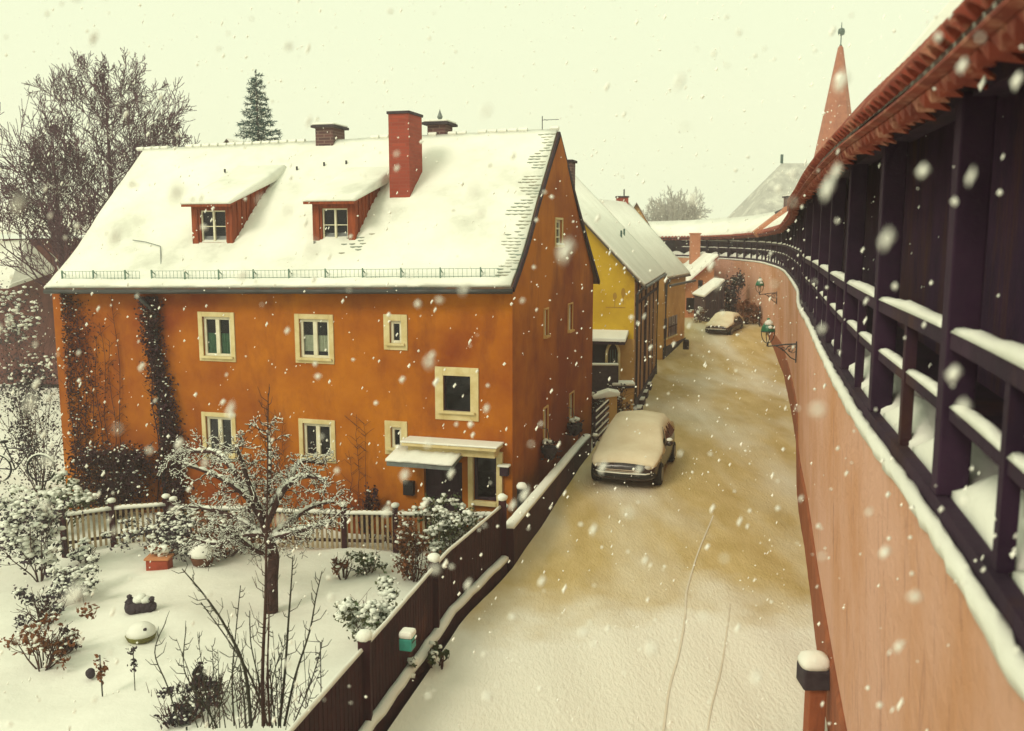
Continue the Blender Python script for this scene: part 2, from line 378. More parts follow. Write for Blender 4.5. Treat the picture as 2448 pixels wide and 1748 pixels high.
def window(fr, h, parent, nx=2, nz=1, trim=.12, sill=True, frame_m='white_paint', trim_m='trim', bar=.07, curtain=None, label=None, snow=False):
    a0, a1, z0, z1 = h
    f = MB(); d0, d1 = -.10, -.045
    fr.box(f, a0, a0+bar, z0, z1, d0, d1); fr.box(f, a1-bar, a1, z0, z1, d0, d1)
    fr.box(f, a0+bar, a1-bar, z0, z0+bar, d0, d1); fr.box(f, a0+bar, a1-bar, z1-bar, z1, d0, d1)
    for i in range(1, nx):
        a = a0+(a1-a0)*i/nx; fr.box(f, a-bar*.75, a+bar*.75, z0+bar, z1-bar, d0, d1+.01)
    for i in range(1, nz):
        z = z0+(z1-z0)*i/nz; fr.box(f, a0+bar, a1-bar, z-bar*.3, z+bar*.3, d0+.01, d1-.005)
    w = f.build('window', frame_m, parent, bevel=.006)
    if label: w['label'] = label
    g = MB(); g.quad(fr.p(a0+bar*.5, z0+bar*.5, -.085), fr.p(a1-bar*.5, z0+bar*.5, -.085), fr.p(a1-bar*.5, z1-bar*.5, -.085), fr.p(a0+bar*.5, z1-bar*.5, -.085)); g.build('pane', 'pane_glass', w)
    if curtain:
        m, lo, hi = curtain; c = MB(); k = 28
        for i in range(k):
            u0, u1 = i/k, (i+1)/k; A = lambda u: a0+.03+(a1-a0-.06)*u; D = lambda u: -.115-.012*math.sin(u*60)
            zl, zh = z0+(z1-z0)*lo, z0+(z1-z0)*hi
            c.quad(fr.p(A(u0), zl, D(u0)), fr.p(A(u1), zl, D(u1)), fr.p(A(u1), zh, D(u1)), fr.p(A(u0), zh, D(u0)))
        c.build('curtain', m, w)
    if trim:
        t = MB(); e = .028
        fr.box(t, a0-trim, a0, z0-trim, z1+trim, -.01, e); fr.box(t, a1, a1+trim, z0-trim, z1+trim, -.01, e)
        fr.box(t, a0, a1, z1, z1+trim, -.01, e); fr.box(t, a0, a1, z0-trim, z0, -.01, e-.003)
        t.build('surround', trim_m, w, bevel=.008)
    if sill:
        t = MB(); fr.box(t, a0-trim*.6, a1+trim*.6, z0-.045, z0+.012, -.04, .085); t.build('sill', trim_m, w, bevel=.006)
        if snow:
            t = MB(); fr.box(t, a0-trim*.5, a1+trim*.5, z0+.012, z0+.055, -.07, .078); t.build('sill_snow', 'snow', w, bevel=.02)
    return w
def pipe(mb, pts, r, n=8): return mb.tube(pts, r, n)

# ------------------------------------------------------------------ the orange house
AX = R(16.3)
U = V((-math.cos(AX), math.sin(AX), 0)); NB = V((math.sin(AX), math.cos(AX), 0)); A0 = V((.01, 20.5, 0))
def house_orange():
    T = thing('orange_house', 'large orange plastered house with snowy roof, two wooden dormers and tall brick chimney', 'house', A0+V((0, 0, GZ)))
    F = Fr(A0, U, -NB); G = Fr(A0, NB, -U); rng = random.Random(11)
    L, D, ez = 12.5, 9.15, 5.12
    H = lambda a: F.hit(*a)
    def hole(x0, y0, x1, y1, trim, fr=F):
        (a, z1), (b, z0) = fr.hit(x0, y0), fr.hit(x1, y1); a, b = sorted((a, b)); return (a+trim, b-trim, z0+trim, z1-trim)
    w1 = hole(473, 745, 565, 866, .12); w2 = hole(704, 750, 800, 871, .12); w3 = hole(917, 751, 975, 838, .15)
    sq = hole(1040, 876, 1145, 1008, .20); g1 = hole(482, 984, 568, 1104, .11); g2 = hole(714, 1000, 804, 1108, .11); g3 = hole(920, 1005, 975, 1089, .15)
    dr = (1.22, 2.17, GZ+.05, 1.2); dw = (.36, .93, .33, 1.42)
    ridge = 9.08; rt = 4.57
    roofz = lambda t: 5.22+(ridge-5.22)*(t/rt) if t <= rt else 5.22+(ridge-5.22)*((D-t)/(D-rt))
    ga = hole(1327, 520, 1344, 592, .06, G); gu1 = hole(1299, 738, 1310, 806, .05, G); gu2 = hole(1357, 726, 1368, 792, .05, G)
    gl1 = hole(1298, 976, 1309, 1052, .05, G); gl2 = hole(1360, 942, 1371, 1002, .05, G)
    mb = MB()
    wall_panel(mb, F, 0, L, GZ-.3, ez+.1, [w1, w2, w3, sq, g1, g2, g3, dr, dw])
    wall_panel(mb, G, 0, D, GZ-.3, lambda t: roofz(t)-.08, [ga, gu1, gu2, gl1, gl2], extra=[rt])
    G2 = Fr(A0+U*L, NB, U); wall_panel(mb, G2, 0, D, GZ-.3, lambda t: roofz(t)-.08, [], extra=[rt])
    F2 = Fr(A0+NB*D, U, NB); wall_panel(mb, F2, 0, L, GZ-.3, ez, [])
    wl = mb.build('wall', 'plaster_orange', T)
    fm = MB(); fm.quad(F.p(.1, .6, -.3), F.p(L-.1, .6, -.3), F.p(L-.1, .6, -D+.2), F.p(.1, .6, -D+.2)); fm.quad(F.p(.1, 2.75, -.3), F.p(L-.1, 2.75, -.3), F.p(L-.1, 2.75, -D+.2), F.p(.1, 2.75, -D+.2))
    fm.quad(F.p(.1, GZ, -1.5), F.p(L-.1, GZ, -1.5), F.p(L-.1, 5, -1.5), F.p(.1, 5, -1.5)); fm.build('room', 'room_dark', T)
    window(F, w1, T, 2, 1, .12, curtain=('curtain_green', .05, .58)); window(F, w2, T, 2, 1, .12, curtain=('curtain_pale', .17, .58))
    window(F, w3, T, 1, 1, .15); window(F, sq, T, 1, 1, .20, bar=.03, frame_m='wood_dark'); window(F, g1, T, 2, 1, .11); window(F, g2, T, 2, 1, .11); window(F, g3, T, 1, 1, .15)
    window(G, ga, T, 1, 3, .06, snow=True)
    for h in (gu1, gu2, gl1, gl2): window(G, h, T, 1, 1, .05, trim_m='plaster_tan')
    # door and glazed side door
    d = MB(); F.box(d, dr[0], dr[1], dr[2], dr[3], -.16, -.11)
    for i in range(2):
        for j in range(3):
            x0 = dr[0]+.08+i*.42; z0 = dr[2]+.12+j*.6; F.box(d, x0, x0+.36, z0, z0+.48, -.11, -.09)
    dd = d.build('door', 'wood_dark', T, bevel=.006); k = MB(); pipe(k, [F.p(dr[0]+.09, .2, -.1), F.p(dr[0]+.09, .2, -.04), F.p(dr[0]+.2, .2, -.04)], .012); k.build('handle', 'metal_dark', dd)
    gd = window(F, dw, T, 1, 1, .0, sill=False, frame_m='wood_dark'); 
    t = MB(); F.box(t, dw[0]-.14, dw[0], GZ, dw[3]+.1, -.02, .10); F.box(t, dw[1], dw[1]+.12, GZ, dw[3]+.1, -.02, .10); F.box(t, dw[0], dw[1], dw[3], dw[3]+.1, -.02, .10); F.box(t, dw[0], dw[1], dw[2]-.1, dw[2], -.02, .12)
    t.build('surround', 'trim', gd, bevel=.01)
    # canopy over the door, long hood above
    can = MB(); a, z = H((962, 1090)); zc = 1.38
    can.loft([[F.p(s, zc+.16, 0), F.p(s, zc-.02, 1.0), F.p(s, zc-.12, 1.0), F.p(s, zc+.05, 0)] for s in (2.68, 1.12)])
    ca = can.build('door_canopy', 'zinc', T, bevel=.01)
    sn = MB(); n = 14
    sn.loft([[F.p(2.70-(1.60)*i/n, zc+.165, 0), F.p(2.70-1.6*i/n, zc-.005, 1.03+rng.uniform(-.02, .02)), F.p(2.70-1.6*i/n, zc+.045+rng.uniform(-.02, .02), 1.0), F.p(2.70-1.6*i/n, zc+.21+rng.uniform(-.02, .02), 0)] for i in range(n+1)])
    sn.build('canopy_snow', 'snow', ca, smooth=True)
    hd = MB(); F.box(hd, .22, 2.5, 1.64, 1.71, 0, .55); F.box(hd, .30, 2.40, 1.45, 1.62, .0, .40)
    ho = hd.build('door_hood', 'trim', T, bevel=.01); sn = MB(); F.box(sn, .19, 2.53, 1.712, 1.76, 0, .57); sn.build('hood_snow', 'snow', ho, bevel=.03)
    lb = MB(); a, z = F.hit(980, 1165); F.box(lb, a-.13, a+.13, z-.17, z+.17, 0, .12); F.box(lb, a-.10, a+.10, z+.03, z+.1, .12, .13); lb.build('letterbox', 'black_paint', T, bevel=.01)
    wb = MB(); a, z = F.hit(1208, 1115); F.box(wb, a-.1, a+.1, z-.2, z+.02, 0, .14); bo = wb.build('meter_box', 'wood_dark', T, bevel=.01); wb = MB(); F.box(wb, a-.14, a+.14, z+.02, z+.07, 0, .2); wb.build('box_snow', 'snow', bo, bevel=.02)
    # roof: a sagging tiled slab and the snow on it
    EF = [F.hit(108, 688, .38), F.hit(1226, 686, .38)]
    RL = Fr(A0, U, -NB).hit(344, 362, -rt); RR = Fr(A0, U, -NB).hit(1336, 314, -rt)
    eaL, eaR = EF[0], EF[1]
    rows = [0, .05, .13, .25, .45, .7, 1]
    def rp(u, v, up=0):    # u: 0 at right verge .. 1 at left, v: 0 eave .. 1 ridge, on the front slope
        e = F.p(eaR[0]+(eaL[0]-eaR[0])*u, eaR[1]+(eaL[1]-eaR[1])*u, .38); r = F.p(RR[0]+(RL[0]-RR[0])*u, RR[1]+(RL[1]-RR[1])*u, -rt)
        p = e.lerp(r, v); p.z += -.30*math.sin(math.pi*min(v/.5, 1))*.35 - .06*math.sin(math.pi*v)+.03*math.sin(u*9)*math.sin(math.pi*v)
        return p+V((0, 0, up))
    def bp(u, v, up=0):    # back slope
        r = F.p(RR[0]+(RL[0]-RR[0])*u, RR[1]+(RL[1]-RR[1])*u, -rt); e = F.p(eaR[0]+(eaL[0]-eaR[0])*u, 4.95, -D-.35)
        p = r.lerp(e, v); p.z -= .08*math.sin(math.pi*v); return p+V((0, 0, up))
    nu, nv = 40, 24
    def slab(lo, hi, rngj, us, fn):
        mbx = MB(); top = []; bot = []
        for i in range(nu+1):
            u = us[0]+(us[1]-us[0])*i/nu
            top.append([fn(u, (j/nv if (j or not rngj) else rng.uniform(-.004, .012)), hi+rngj*rng.uniform(-1, 1)*(1.6 if j < 2 else 1)) for j in range(nv+1)]); bot.append([fn(u, j/nv, lo) for j in range(nv+1)])
        I = lambda i, j, k: (k*(nu+1)+i)*(nv+1)+j
        vsx = [p for r in top for p in r]+[p for r in bot for p in r]; fsx = []
        for i in range(nu):
            for j in range(nv):
                fsx.append((I(i, j, 0), I(i+1, j, 0), I(i+1, j+1, 0), I(i, j+1, 0))); fsx.append((I(i, j, 1), I(i, j+1, 1), I(i+1, j+1, 1), I(i+1, j, 1)))
        for i in range(nu):
            for j in (0, nv): fsx.append((I(i, j, 0), I(i, j, 1), I(i+1, j, 1), I(i+1, j, 0)))
        for j in range(nv):
            for i in (0, nu): fsx.append((I(i, j, 0), I(i, j+1, 0), I(i, j+1, 1), I(i, j, 1)))
        return mbx.add(vsx, fsx)
    rf = slab(-.10, -.01, 0, (0, 1), rp).build('roof', 'tile_dark', T)
    slab(-.10, -.01, 0, (0, 1), bp).build('rear_roof', 'tile_dark', rf)
    slab(-.004, .075, .012, (.004, .999), rp).build('roof_snow', 'snow_roof', rf, smooth=True)
    slab(-.004, .075, .012, (.004, .999), bp).build('rear_snow', 'snow_roof', rf, smooth=True)
    # tile noses that poke through the snow along the right verge and below the chimney
    tl = MB()
    def nose(u, v, wd=.16):
        a = rp(u, v, .072); b = rp(u-wd/13, v, .072); up = (rp(u, v+.01, .072)-a).normalized(); dn = -up*.06
        nrm = (b-a).cross(up).normalized(); nrm = nrm if nrm.z > 0 else -nrm
        mid = (a+b)/2+dn*.75
        q = [a, a+dn*.3, mid, b+dn*.3, b]; q2 = [x+nrm*.012 for x in q]
        tl.add(q+q2, [(0, 1, 2, 3, 4), (9, 8, 7, 6, 5), (0, 5, 6, 1), (1, 6, 7, 2), (2, 7, 8, 3), (3, 8, 9, 4)])
    for r in range(3, 50):
        v = r/51; wmax = .012+.035*abs(math.sin(r*.35))*(.35+.65*math.sin(math.pi*min(v*1.15, 1)))
        k = 0; u = .004+rng.uniform(0, .012)
        while u < wmax+.006:
            if rng.random() < .8: nose(u+.01, v+rng.uniform(-.002, .002))
            u += .0128
    for r in range(14, 22):
        for k in range(4):
            if rng.random() < .6: nose(.345+k*.0125+rng.uniform(-.003, .003)-(r-14)*.003, .22+(r-14)*.019)
    tl.build('roof_tiles', 'tile_grey', rf)
    vb = MB()    # verge boards down the right gable
    for fn in (rp, bp):
        for j in range(nv): vb.bar(fn(.0005, j/nv, -.06)-U*.02, fn(.0005, (j+1)/nv, -.06)-U*.02, .035, .13)
    vb.build('verge_board', 'wood_dark', rf)
    ri = MB()
    for i in range(46):
        if rng.random() < .75:
            p = rp(i/45, 1, .07); q = rp((i+.8)/45, 1, .07+rng.uniform(0, .02)); ri.tube([p, q], [.07, .055], 6)
    ri.build('ridge_tiles', 'snow', rf)
    gt = MB()
    for i in range(20):
        p, q = rp(i/20, 0, -.10), rp((i+1)/20, 0, -.10); gt.tube([p-NB*.03, q-NB*.03], .055, 8)
    gu = gt.build('gutter', 'metal_dark', rf, smooth=True)
    dp = MB(); a, _ = F.hit(352, 700)
    pipe(dp, [F.p(a+.05, 4.98, .4), F.p(a-.15, 4.72, .25), F.p(a-.25, 4.5, .09), F.p(a-.25, -.6, .09)], .05); dp.build('downpipe', 'metal_dark', T, smooth=True)
    # snow guard: two runs of railing above the eave
    for (x0, x1) in ((142, 352), (384, 1192)):
        sg = MB(); P0 = lambda px: px
        ua = lambda px: 1-(px-108)/(1226-108)
        u0, u1 = ua(x0), ua(x1); n = int((u0-u1)*118)
        vv = .045
        for i in range(n+1):
            u = u0+(u1-u0)*i/n; p = rp(u, vv, .04); sg.bar(p, p+V((0, 0, .22)), .008, .008)
            if i % 9 == 0: sg.bar(p-V((0, 0, .05)), p+V((0, 0, .25)), .045, .03); sg.bar(p+V((0, 0, .22)), rp(u, vv+.04, .02), .02, .02)
        for h in (.05, .22):
            for i in range(n): sg.bar(rp(u0+(u1-u0)*i/n, vv, .04+h), rp(u0+(u1-u0)*(i+1)/n, vv, .04+h), .009, .010)
        sg.build('snow_guard', 'guard_metal', rf)
    # dormers
    rn = (rp(.5, .6)-rp(.5, .3)).cross(U).normalized(); rq = rp(.55, .45)
    def roof_t(px, py):
        q = PL(px, py, rq, rn); return q
    for (xl, xr, yt, yb, tip) in ((464, 558, 479, 585, (668, 404)), (752, 850, 473, 583, (930, 408))):
        b0 = roof_t(xl, yb); t0 = (b0-A0).dot(NB)
        Dn = Fr(A0+NB*t0, U, -NB)
        aL, zb = Dn.hit(xl, yb); aR, _ = Dn.hit(xr, yb); _, zt = Dn.hit(xl, yt)
        wh = (aR+.20, aL-.22, zb+.06, zt-.26)
        m = MB(); wall_panel(m, Dn, aR, aL, zb-.1, zt, [wh], reveal=.1)
        tq = roof_t(*tip); tback = (tq-A0).dot(NB)-t0; zback = tq.z
        zr = lambda d: zt+(zback-zt)*d/tback
        for a in (aL, aR):
            m.add([Dn.p(a, zb-.15, 0), Dn.p(a, zt, 0), Dn.p(a, zback, -tback)], [(0, 1, 2)])
        do = m.build('dormer', 'wood_red', T)
        cb = MB()     # cover strips on the cheeks and front posts
        for a, sg in ((aL, 1), (aR, -1)):
            for i in range(11):
                d = tback*i/11.; zlo = zb-.15+(zback-zb+.15)*d/tback
                cb.box((a, -d-.02, zlo), (a+sg*.025, -d+.02, zr(d)-.01), (Dn.ax, Dn.out, Dn.up), Dn.o)
        Dn.box(cb, aR-.01, aR+.16, zb-.06, zt, 0, .035); Dn.box(cb, aL-.16, aL+.01, zb-.06, zt, 0, .035)
        Dn.box(cb, aR+.16, aL-.16, zt-.24, zt, 0, .03); cb.build('boarding', 'wood_red', do)
        window(Dn, wh, do, 2, 2, .0, sill=False, bar=.035, frame_m='white_paint', trim_m='trim')
        rm = MB(); Dn.box(rm, aR+.08, aL-.08, zb, zt-.05, -.22, -.2); rm.build('room', 'room_dark', do)
        fl = MB(); Dn.box(fl, aR-.03, aL+.03, zb-.12, zb-.06, 0, .07); fl.build('dormer_flashing', 'zinc', do)
        sr = MB(); ov = .13
        def ring(d, u, lo, hi): return None
        wob = lambda: rng.uniform(-.015, .015)
        sr.loft([[Dn.p(a, zr(-.28)-.07, .28), Dn.p(a, zr(-.28)-.01, .28), Dn.p(a, zback+.02, -tback), Dn.p(a, zback-.06, -tback)] for a in (aR-ov, aL+ov)])
        sr.build('dormer_roof', 'wood_red', do)
        sn = MB(); k = 12; rings = []
        for i in range(k+1):
            a = aR-ov-.02+(aL-aR+2*ov+.04)*i/k; e = .02 if i in (0, k) else 0
            rings.append([Dn.p(a, zr(-.28)-.004, .29), Dn.p(a, zr(-.28)+.06-e+wob(), .30+wob()), Dn.p(a, zr(.2)+.10-e+wob(), -.2), Dn.p(a, zr(tback*.55)+.09-e+wob(), -tback*.55), Dn.p(a, zback+.10, -tback+.05), Dn.p(a, zback-.1, -tback-.45), Dn.p(a, zback-.2, -tback)])
        sn.loft(rings); sn.build('dormer_snow', 'snow_roof', do, smooth=True)
    # chimneys
    def chimney(px0, px1, pyb, pyt, depth, m, cap, capm='stone_dark', t=None, snow=True):
        if t is None: t = (roof_t(px0, pyb)-A0).dot(NB)
        Q = Fr(A0+NB*t, U, -NB); a1, zb = Q.hit(px0, pyb); a0, _ = Q.hit(px1, pyb); _, zt = Q.hit(px0, pyt)
        c = MB(); Q.box(c, a0, a1, zb-.4, zt, -depth, 0); o = c.build('chimney', m, T)
        c = MB(); Q.box(c, a0-cap, a1+cap, zt, zt+.07, -depth-cap, cap); o2 = c.build('chimney_cap', capm, o, bevel=.01)
        if snow:
            c = MB(); Q.box(c, a0-cap*.8, a1+cap*.8, zt+.072, zt+.13, -depth-cap*.8, cap*.8); c.build('cap_snow', 'snow', o, bevel=.03)
        return o, Q, a0, a1, zt
    chimney(932, 980, 490, 273, .88, 'brick_red', .035, snow=False)
    chimney(755, 796, 353, 306, .75, 'brick_dark', .10, snow=True, t=4.35)
    o, Q, a0, a1, zt = chimney(1022, 1064, 328, 299, .6, 'brick_dark', .12, t=4.6)
    c = MB(); am = (a0+a1)/2
    c.lathe([(.07, .06), (.09, .12), (.05, .18), (.08, .24), (.03, .36), (.0, .46)], Q.p(am, zt, -.3), 8); c.build('chimney_pot', 'zinc', o)
    chimney(1352, 1366, 420, 388, .5, 'brick_dark', .05, t=6.0, snow=False)
    # aerial near the gable and on the roof, roof hooks
    an = MB(); p = rp(.035, 1, .05); pipe(an, [p, p+V((0, 0, .36))], .012, 5); pipe(an, [p+V((0, 0, .26)), p+V((0, 0, .26))-U*.45], .008, 5); pipe(an, [p+V((0, 0, .26))-U*.1-NB*.15, p+V((0, 0, .26))-U*.1+NB*.15], .006, 4)
    an.build('aerial', 'metal_dark', T)
    lr = MB(); q = [roof_t(386, 655), roof_t(384, 600), roof_t(350, 590), roof_t(318, 585)]
    lr.tube([x+V((0, 0, .12)) for x in q], .012, 5)
    lr.build('lightning_rod', 'zinc', T)
    hk = MB()
    for px, py in ((710, 412), (775, 402), (828, 398), (1020, 578), (538, 418), (752, 592)):
        x = roof_t(px, py); hk.bar(x+V((0, 0, .06)), x+V((0, 0, .16)), .03, .05)
    hk.build('roof_hooks', 'metal_dark', rf)
    # baskets at the gable windows
    return T, F, G, rp
HO, FF, GG, RP = house_orange()
def tag_hanging():
    rng = random.Random(5)
    for (px, py, r, lab) in ((1314, 1072, .27, 'larger dark flower basket with snow on the orange gable wall, nearer the garden corner'), (1374, 1018, .27, 'dark flower basket under a snow heap on the orange gable wall, nearer the yellow house')):
        a, z = GG.hit(px, py, .22); c = GG.p(a, z, .22)
        T = thing('flower_basket', lab, 'flower basket', c, 'flower baskets on the gable wall')
        m = MB(); m.lathe([(.02, -.30), (.13, -.24), (.20, -.08), (.23, .04), (.19, .05)], c, 12); m.build('basket', 'stone_dark', T)
        f = MB()
        for i in range(90):
            q = c+V((rng.gauss(0, .13), rng.gauss(0, .13), rng.uniform(-.28, .24))); leaf(f, q, .06, rng)
        f.build('foliage', 'leaf_dark', T)
        s = MB()
        for i in range(5): s.blob(c+V((rng.uniform(-.13, .13), rng.uniform(-.1, .1), .12+rng.uniform(0, .08))), rng.uniform(.07, .12), rng)
        s.build('snow_cap', 'snow_clump', T, smooth=True)
        h = MB(); h.tube([c+V((0, 0, .1)), GG.p(a, z+.5, .16), GG.p(a, z+.52, 0)], .012, 5); h.build('hanger', 'metal_dark', T)

# ------------------------------------------------------------------ plants
def rv(rng): 
    while True:
        v = V((rng.uniform(-1, 1), rng.uniform(-1, 1), rng.uniform(-1, 1)))
        if .05 < v.length < 1: return v.normalized()
def leaf(mb, p, s, rng, d=None, asp=.55):
    d = d or rv(rng); x = d.cross(rv(rng)); x = x.normalized() if x.length > .01 else d.orthogonal().normalized()
    p = V(p); mb.add([p-d*s, p+x*s*asp, p+d*s, p-x*s*asp], [(0, 1, 2, 3)])
def grow(mb, sn, p, d, length, r, lev, rng, kids=(3, 4), bend=.25, up=.12, spread=.75, rmin=.004, snow=0, sides=5, seg=4, shrink=.62, zsq=1):
    pts = [V(p)]; rs = [r]; d = V(d).normalized()
    for i in range(seg):
        d = (d+rv(rng)*bend+V((0, 0, up))).normalized(); d = V((d.x, d.y, d.z*zsq)).normalized()
        pts.append(pts[-1]+d*length/seg); rs.append(max(r*(1-.62*(i+1)/seg), rmin))
    mb.tube(pts, rs, sides if lev > 1 else 3, cap=False)
    if snow and sn is not None:
        i = 0
        for a, b, ra in zip(pts, pts[1:], rs):
            dd = (b-a).normalized()
            if abs(dd.z) < .86 and rng.random() < .58:
                h = ra*.7+snow*.35; q = max(ra*.75, snow*(.65+.5*rng.random()))
                sn.tube([a+V((0, 0, h*.6)), a.lerp(b, .5)+V((0, 0, h+rng.uniform(0, .01))), b+V((0, 0, h*.6))], [q*.6, q, q*.6], 5)
    if lev <= 0: return pts
    k = rng.randint(*kids)
    for i in range(k):
        t = .3+.68*(i+rng.random())/k; j = min(int(t*seg), seg-1); q = pts[j].lerp(pts[j+1], t*seg-j)
        dd = (pts[j+1]-pts[j]).normalized(); side = rv(rng); side = (side-dd*side.dot(dd)).normalized()
        grow(mb, sn, q, dd*(1-spread*.5)+side*spread, length*shrink*rng.uniform(.75, 1.15)*(1.15-.4*t), max(rs[j]*.62, rmin), lev-1, rng, kids, bend, up, spread, rmin, snow, sides, seg, shrink, zsq)
    return pts
tag_hanging()

def shrub(name, label, cat, base, w, h, n, lm, rng, stem_m='twig', leaf_s=.048, snow_n=0, snow_r=.07, stems=7, group=None, flat=False, wd=None):
    base = V(base); wd = wd or w
    T = thing(name, label, cat, base, group)
    s = MB(); ends = []
    for i in range(stems):
        a = rng.uniform(0, 6.283); q = rng.random()**.5
        e = base+V((math.cos(a)*w*.45*q, math.sin(a)*wd*.45*q, h*rng.uniform(.6, 1)*(1-.25*q)))
        pts = grow(s, None, base+V((math.cos(a)*.06, math.sin(a)*.06, -.05)), (e-base), (e-base).length, .018, 1, rng, (3, 5), .18, .05, .7, .004, 0, 4, 5, .5)
        ends += pts[1:]
    s.build('stems', stem_m, T)
    f = MB(); sn = MB()
    cl = [(base+V((rng.gauss(0, .24)*w, rng.gauss(0, .24)*wd, h*(.12+.78*rng.random()**.8)))) for _ in range(max(6, n//26))]
    for i in range(int(n*1.7)):
        c = rng.choice(cl); leaf(f, c+V((rng.gauss(0, .07)*w, rng.gauss(0, .07)*wd, rng.gauss(0, .07)*h)), leaf_s*rng.uniform(.5, 1.3), rng)
    f.build('foliage', lm, T)
    for i in range(snow_n):
        c = rng.choice(cl); sn.blob(c+V((rng.gauss(0, .07)*w, rng.gauss(0, .07)*wd, rng.uniform(.0, .12)*h)), snow_r*rng.uniform(.4, 1.3), rng, .25, .55)
    if snow_n: sn.build('snow_load', 'snow_clump', T, smooth=True)
    return T

# ------------------------------------------------------------------ town wall with its wooden gallery
def town_wall():
    rng = random.Random(21)
    T = thing('town_wall', 'long curving town wall of tan masonry carrying a roofed dark timber gallery', 'town wall', (wall_x(20), 20, 0))
    RH = lambda e: 1.15+(e-5.95)*1.04
    m = MB(); sweep(m, [(.18, -.6), (-.05, 4.72), (1.7, 4.72), (1.7, -.6)]); m.build('masonry', 'masonry', T)
    m = MB(); sweep_fine(m, [(.145, -.6), (.06, 1.15), (.09, 1.22), (.2, 1.22), (.2, -.6)], 3, WARC[-1]-1, .5, .006, rng); m.build('plinth', 'plinth', T)
    m = MB(); sweep_fine(m, [(-.075, 4.70), (-.085, 4.77), (-.05, 4.815), (-.015, 4.81), (.0, 4.72)], 2, 45, .16, .013, rng); sweep_fine(m, [(-.06, 4.70), (-.05, 4.79), (.02, 4.80), (.04, 4.72)], 45, WARC[-1]-1, .6, .012, rng); m.build('coping_snow', 'snow', T, smooth=True)
    m = MB(); sweep(m, [(-.01, 4.70), (-.01, 4.90), (.075, 4.90), (.075, 4.70)]); m.build('sill_beam', 'wood_gallery', T)
    # snow lying on the walkway just behind the sill
    m = MB(); s = 4.
    while s < WARC[-1]-3:
        L = rng.uniform(1.1, 1.38); rings = []; n = 7
        for i in range(n+1):
            p, nn, e = wall_at(s+L*i/n); h = .05+.24*math.sin(math.pi*(i+.3)/(n+.6))
            rings.append([p+nn*.08+V((0, 0, 4.75)), p+nn*.085+V((0, 0, 4.88+h*.5)), p+nn*.24+V((0, 0, 4.90+h*.95)), p+nn*.42+V((0, 0, 4.88+h*.8)), p+nn*.75+V((0, 0, 4.765))])
        m.loft(rings); s += L+rng.uniform(.02, .1)
    m.build('walkway_snow', 'snow', T, smooth=True)
    m = MB(); sweep(m, [(.13, 4.725), (.13, 4.76), (1.6, 4.76), (1.6, 4.725)]); m.build('walkway', 'wood_gallery', T)
    m = MB(); sweep(m, [(1.55, 4.7), (1.55, lambda e: e+RH(e)*.82), (1.72, lambda e: e+RH(e)*.82), (1.75, 4.7)]); m.build('gallery_back_wall', 'wood_violet', T)
    # roof
    roof = MB(); ov = -.29
    sweep(roof, [(ov, lambda e: e), (ov, lambda e: e+.05), (1.7, lambda e: e+RH(e)+.05), (1.75, lambda e: e+RH(e)-.05)])
    sweep(roof, [(1.75, lambda e: e+RH(e)-.05), (1.7, lambda e: e+RH(e)+.05), (3.0, lambda e: e+.6), (3.0, lambda e: e+.52)])
    rf = roof.build('gallery_roof', 'wood_gallery', T)
    sn = MB(); sweep_fine(sn, [(ov+.10, lambda e: e+.12), (ov+.08, lambda e: e+.24), (.6, lambda e: e+.16+RH(e)*.47), (1.7, lambda e: e+RH(e)+.15), (1.75, lambda e: e+RH(e)+.06)], .5, WARC[-1]-.5, .3, .012, rng)
    sweep_fine(sn, [(1.74, lambda e: e+RH(e)+.06), (1.7, lambda e: e+RH(e)+.15), (3.05, lambda e: e+.7), (3.05, lambda e: e+.6)], .5, WARC[-1]-.5, .6, .01, rng)
    sn.build('roof_snow', 'snow', rf, smooth=True)
    # barrel tiles along the eave and the pointed lower course under the batten
    tl = MB(); lo = MB(); s = 1.; hs = MB()
    while s < WARC[-1]-2:
        p, nn, e = wall_at(s); dr = (wall_at(s+.05)[0]-p).normalized(); upv = (nn*1.99+V((0, 0, RH(e)))).normalized()
        far = s > 34; step = .205 if not far else .3
        nrm = upv.cross(dr).normalized(); nrm = nrm if nrm.z > 0 else -nrm
        base = p+nn*(ov-.06)+V((0, 0, e+.05)); r0 = .088; rings = []
        for (d, rr) in ((0, r0), (.2, r0*.95), (.42, r0*.9)):
            ring = []
            for a in range(7):
                th = math.pi*a/6; ring.append(base+upv*d+dr*math.cos(th)*rr+nrm*math.sin(th)*rr)
            rings.append(ring)
        inner = [[q+(base+upv*d-q)*.2 for q in ring] for ring, d in zip(rings, (0, .2, .42))]
        tl.loft([rings[2], rings[1], rings[0], inner[0], inner[2]], closed=False)
        hs.add([q+upv*.06 for q in inner[0]], [tuple(range(7))])  # dark sheets inside the tile mouths stand for the shade there
        # lower course
        b = p+nn*(ov-.01)+V((0, 0, e-.02)); dn = (nn*.75-V((0, 0, .42))).normalized(); dn = (dn+dr*rng.uniform(-.12, .12)).normalized(); tip = b+dn*rng.uniform(.10, .20)
        w2 = step*rng.uniform(.40, .49); c = dr.cross(dn).normalized()*.045; c = c if c.z < 0 else -c
        q = [b-dr*w2, b+dr*w2, b+dr*w2*.6+dn*.09, tip, b-dr*w2*.6+dn*.09]; mid = b+c+dn*.05
        q2 = [x+V((0, 0, .02)) for x in q]
        lo.add(q+[mid]+q2, [(0, 1, 5), (1, 2, 5), (2, 3, 5), (3, 4, 5), (4, 0, 5), (6, 7, 8, 9, 10), (0, 4, 10, 6), (1, 7, 8, 2), (2, 8, 9, 3), (3, 9, 10, 4)])
        s += step*rng.uniform(.93, 1.07)
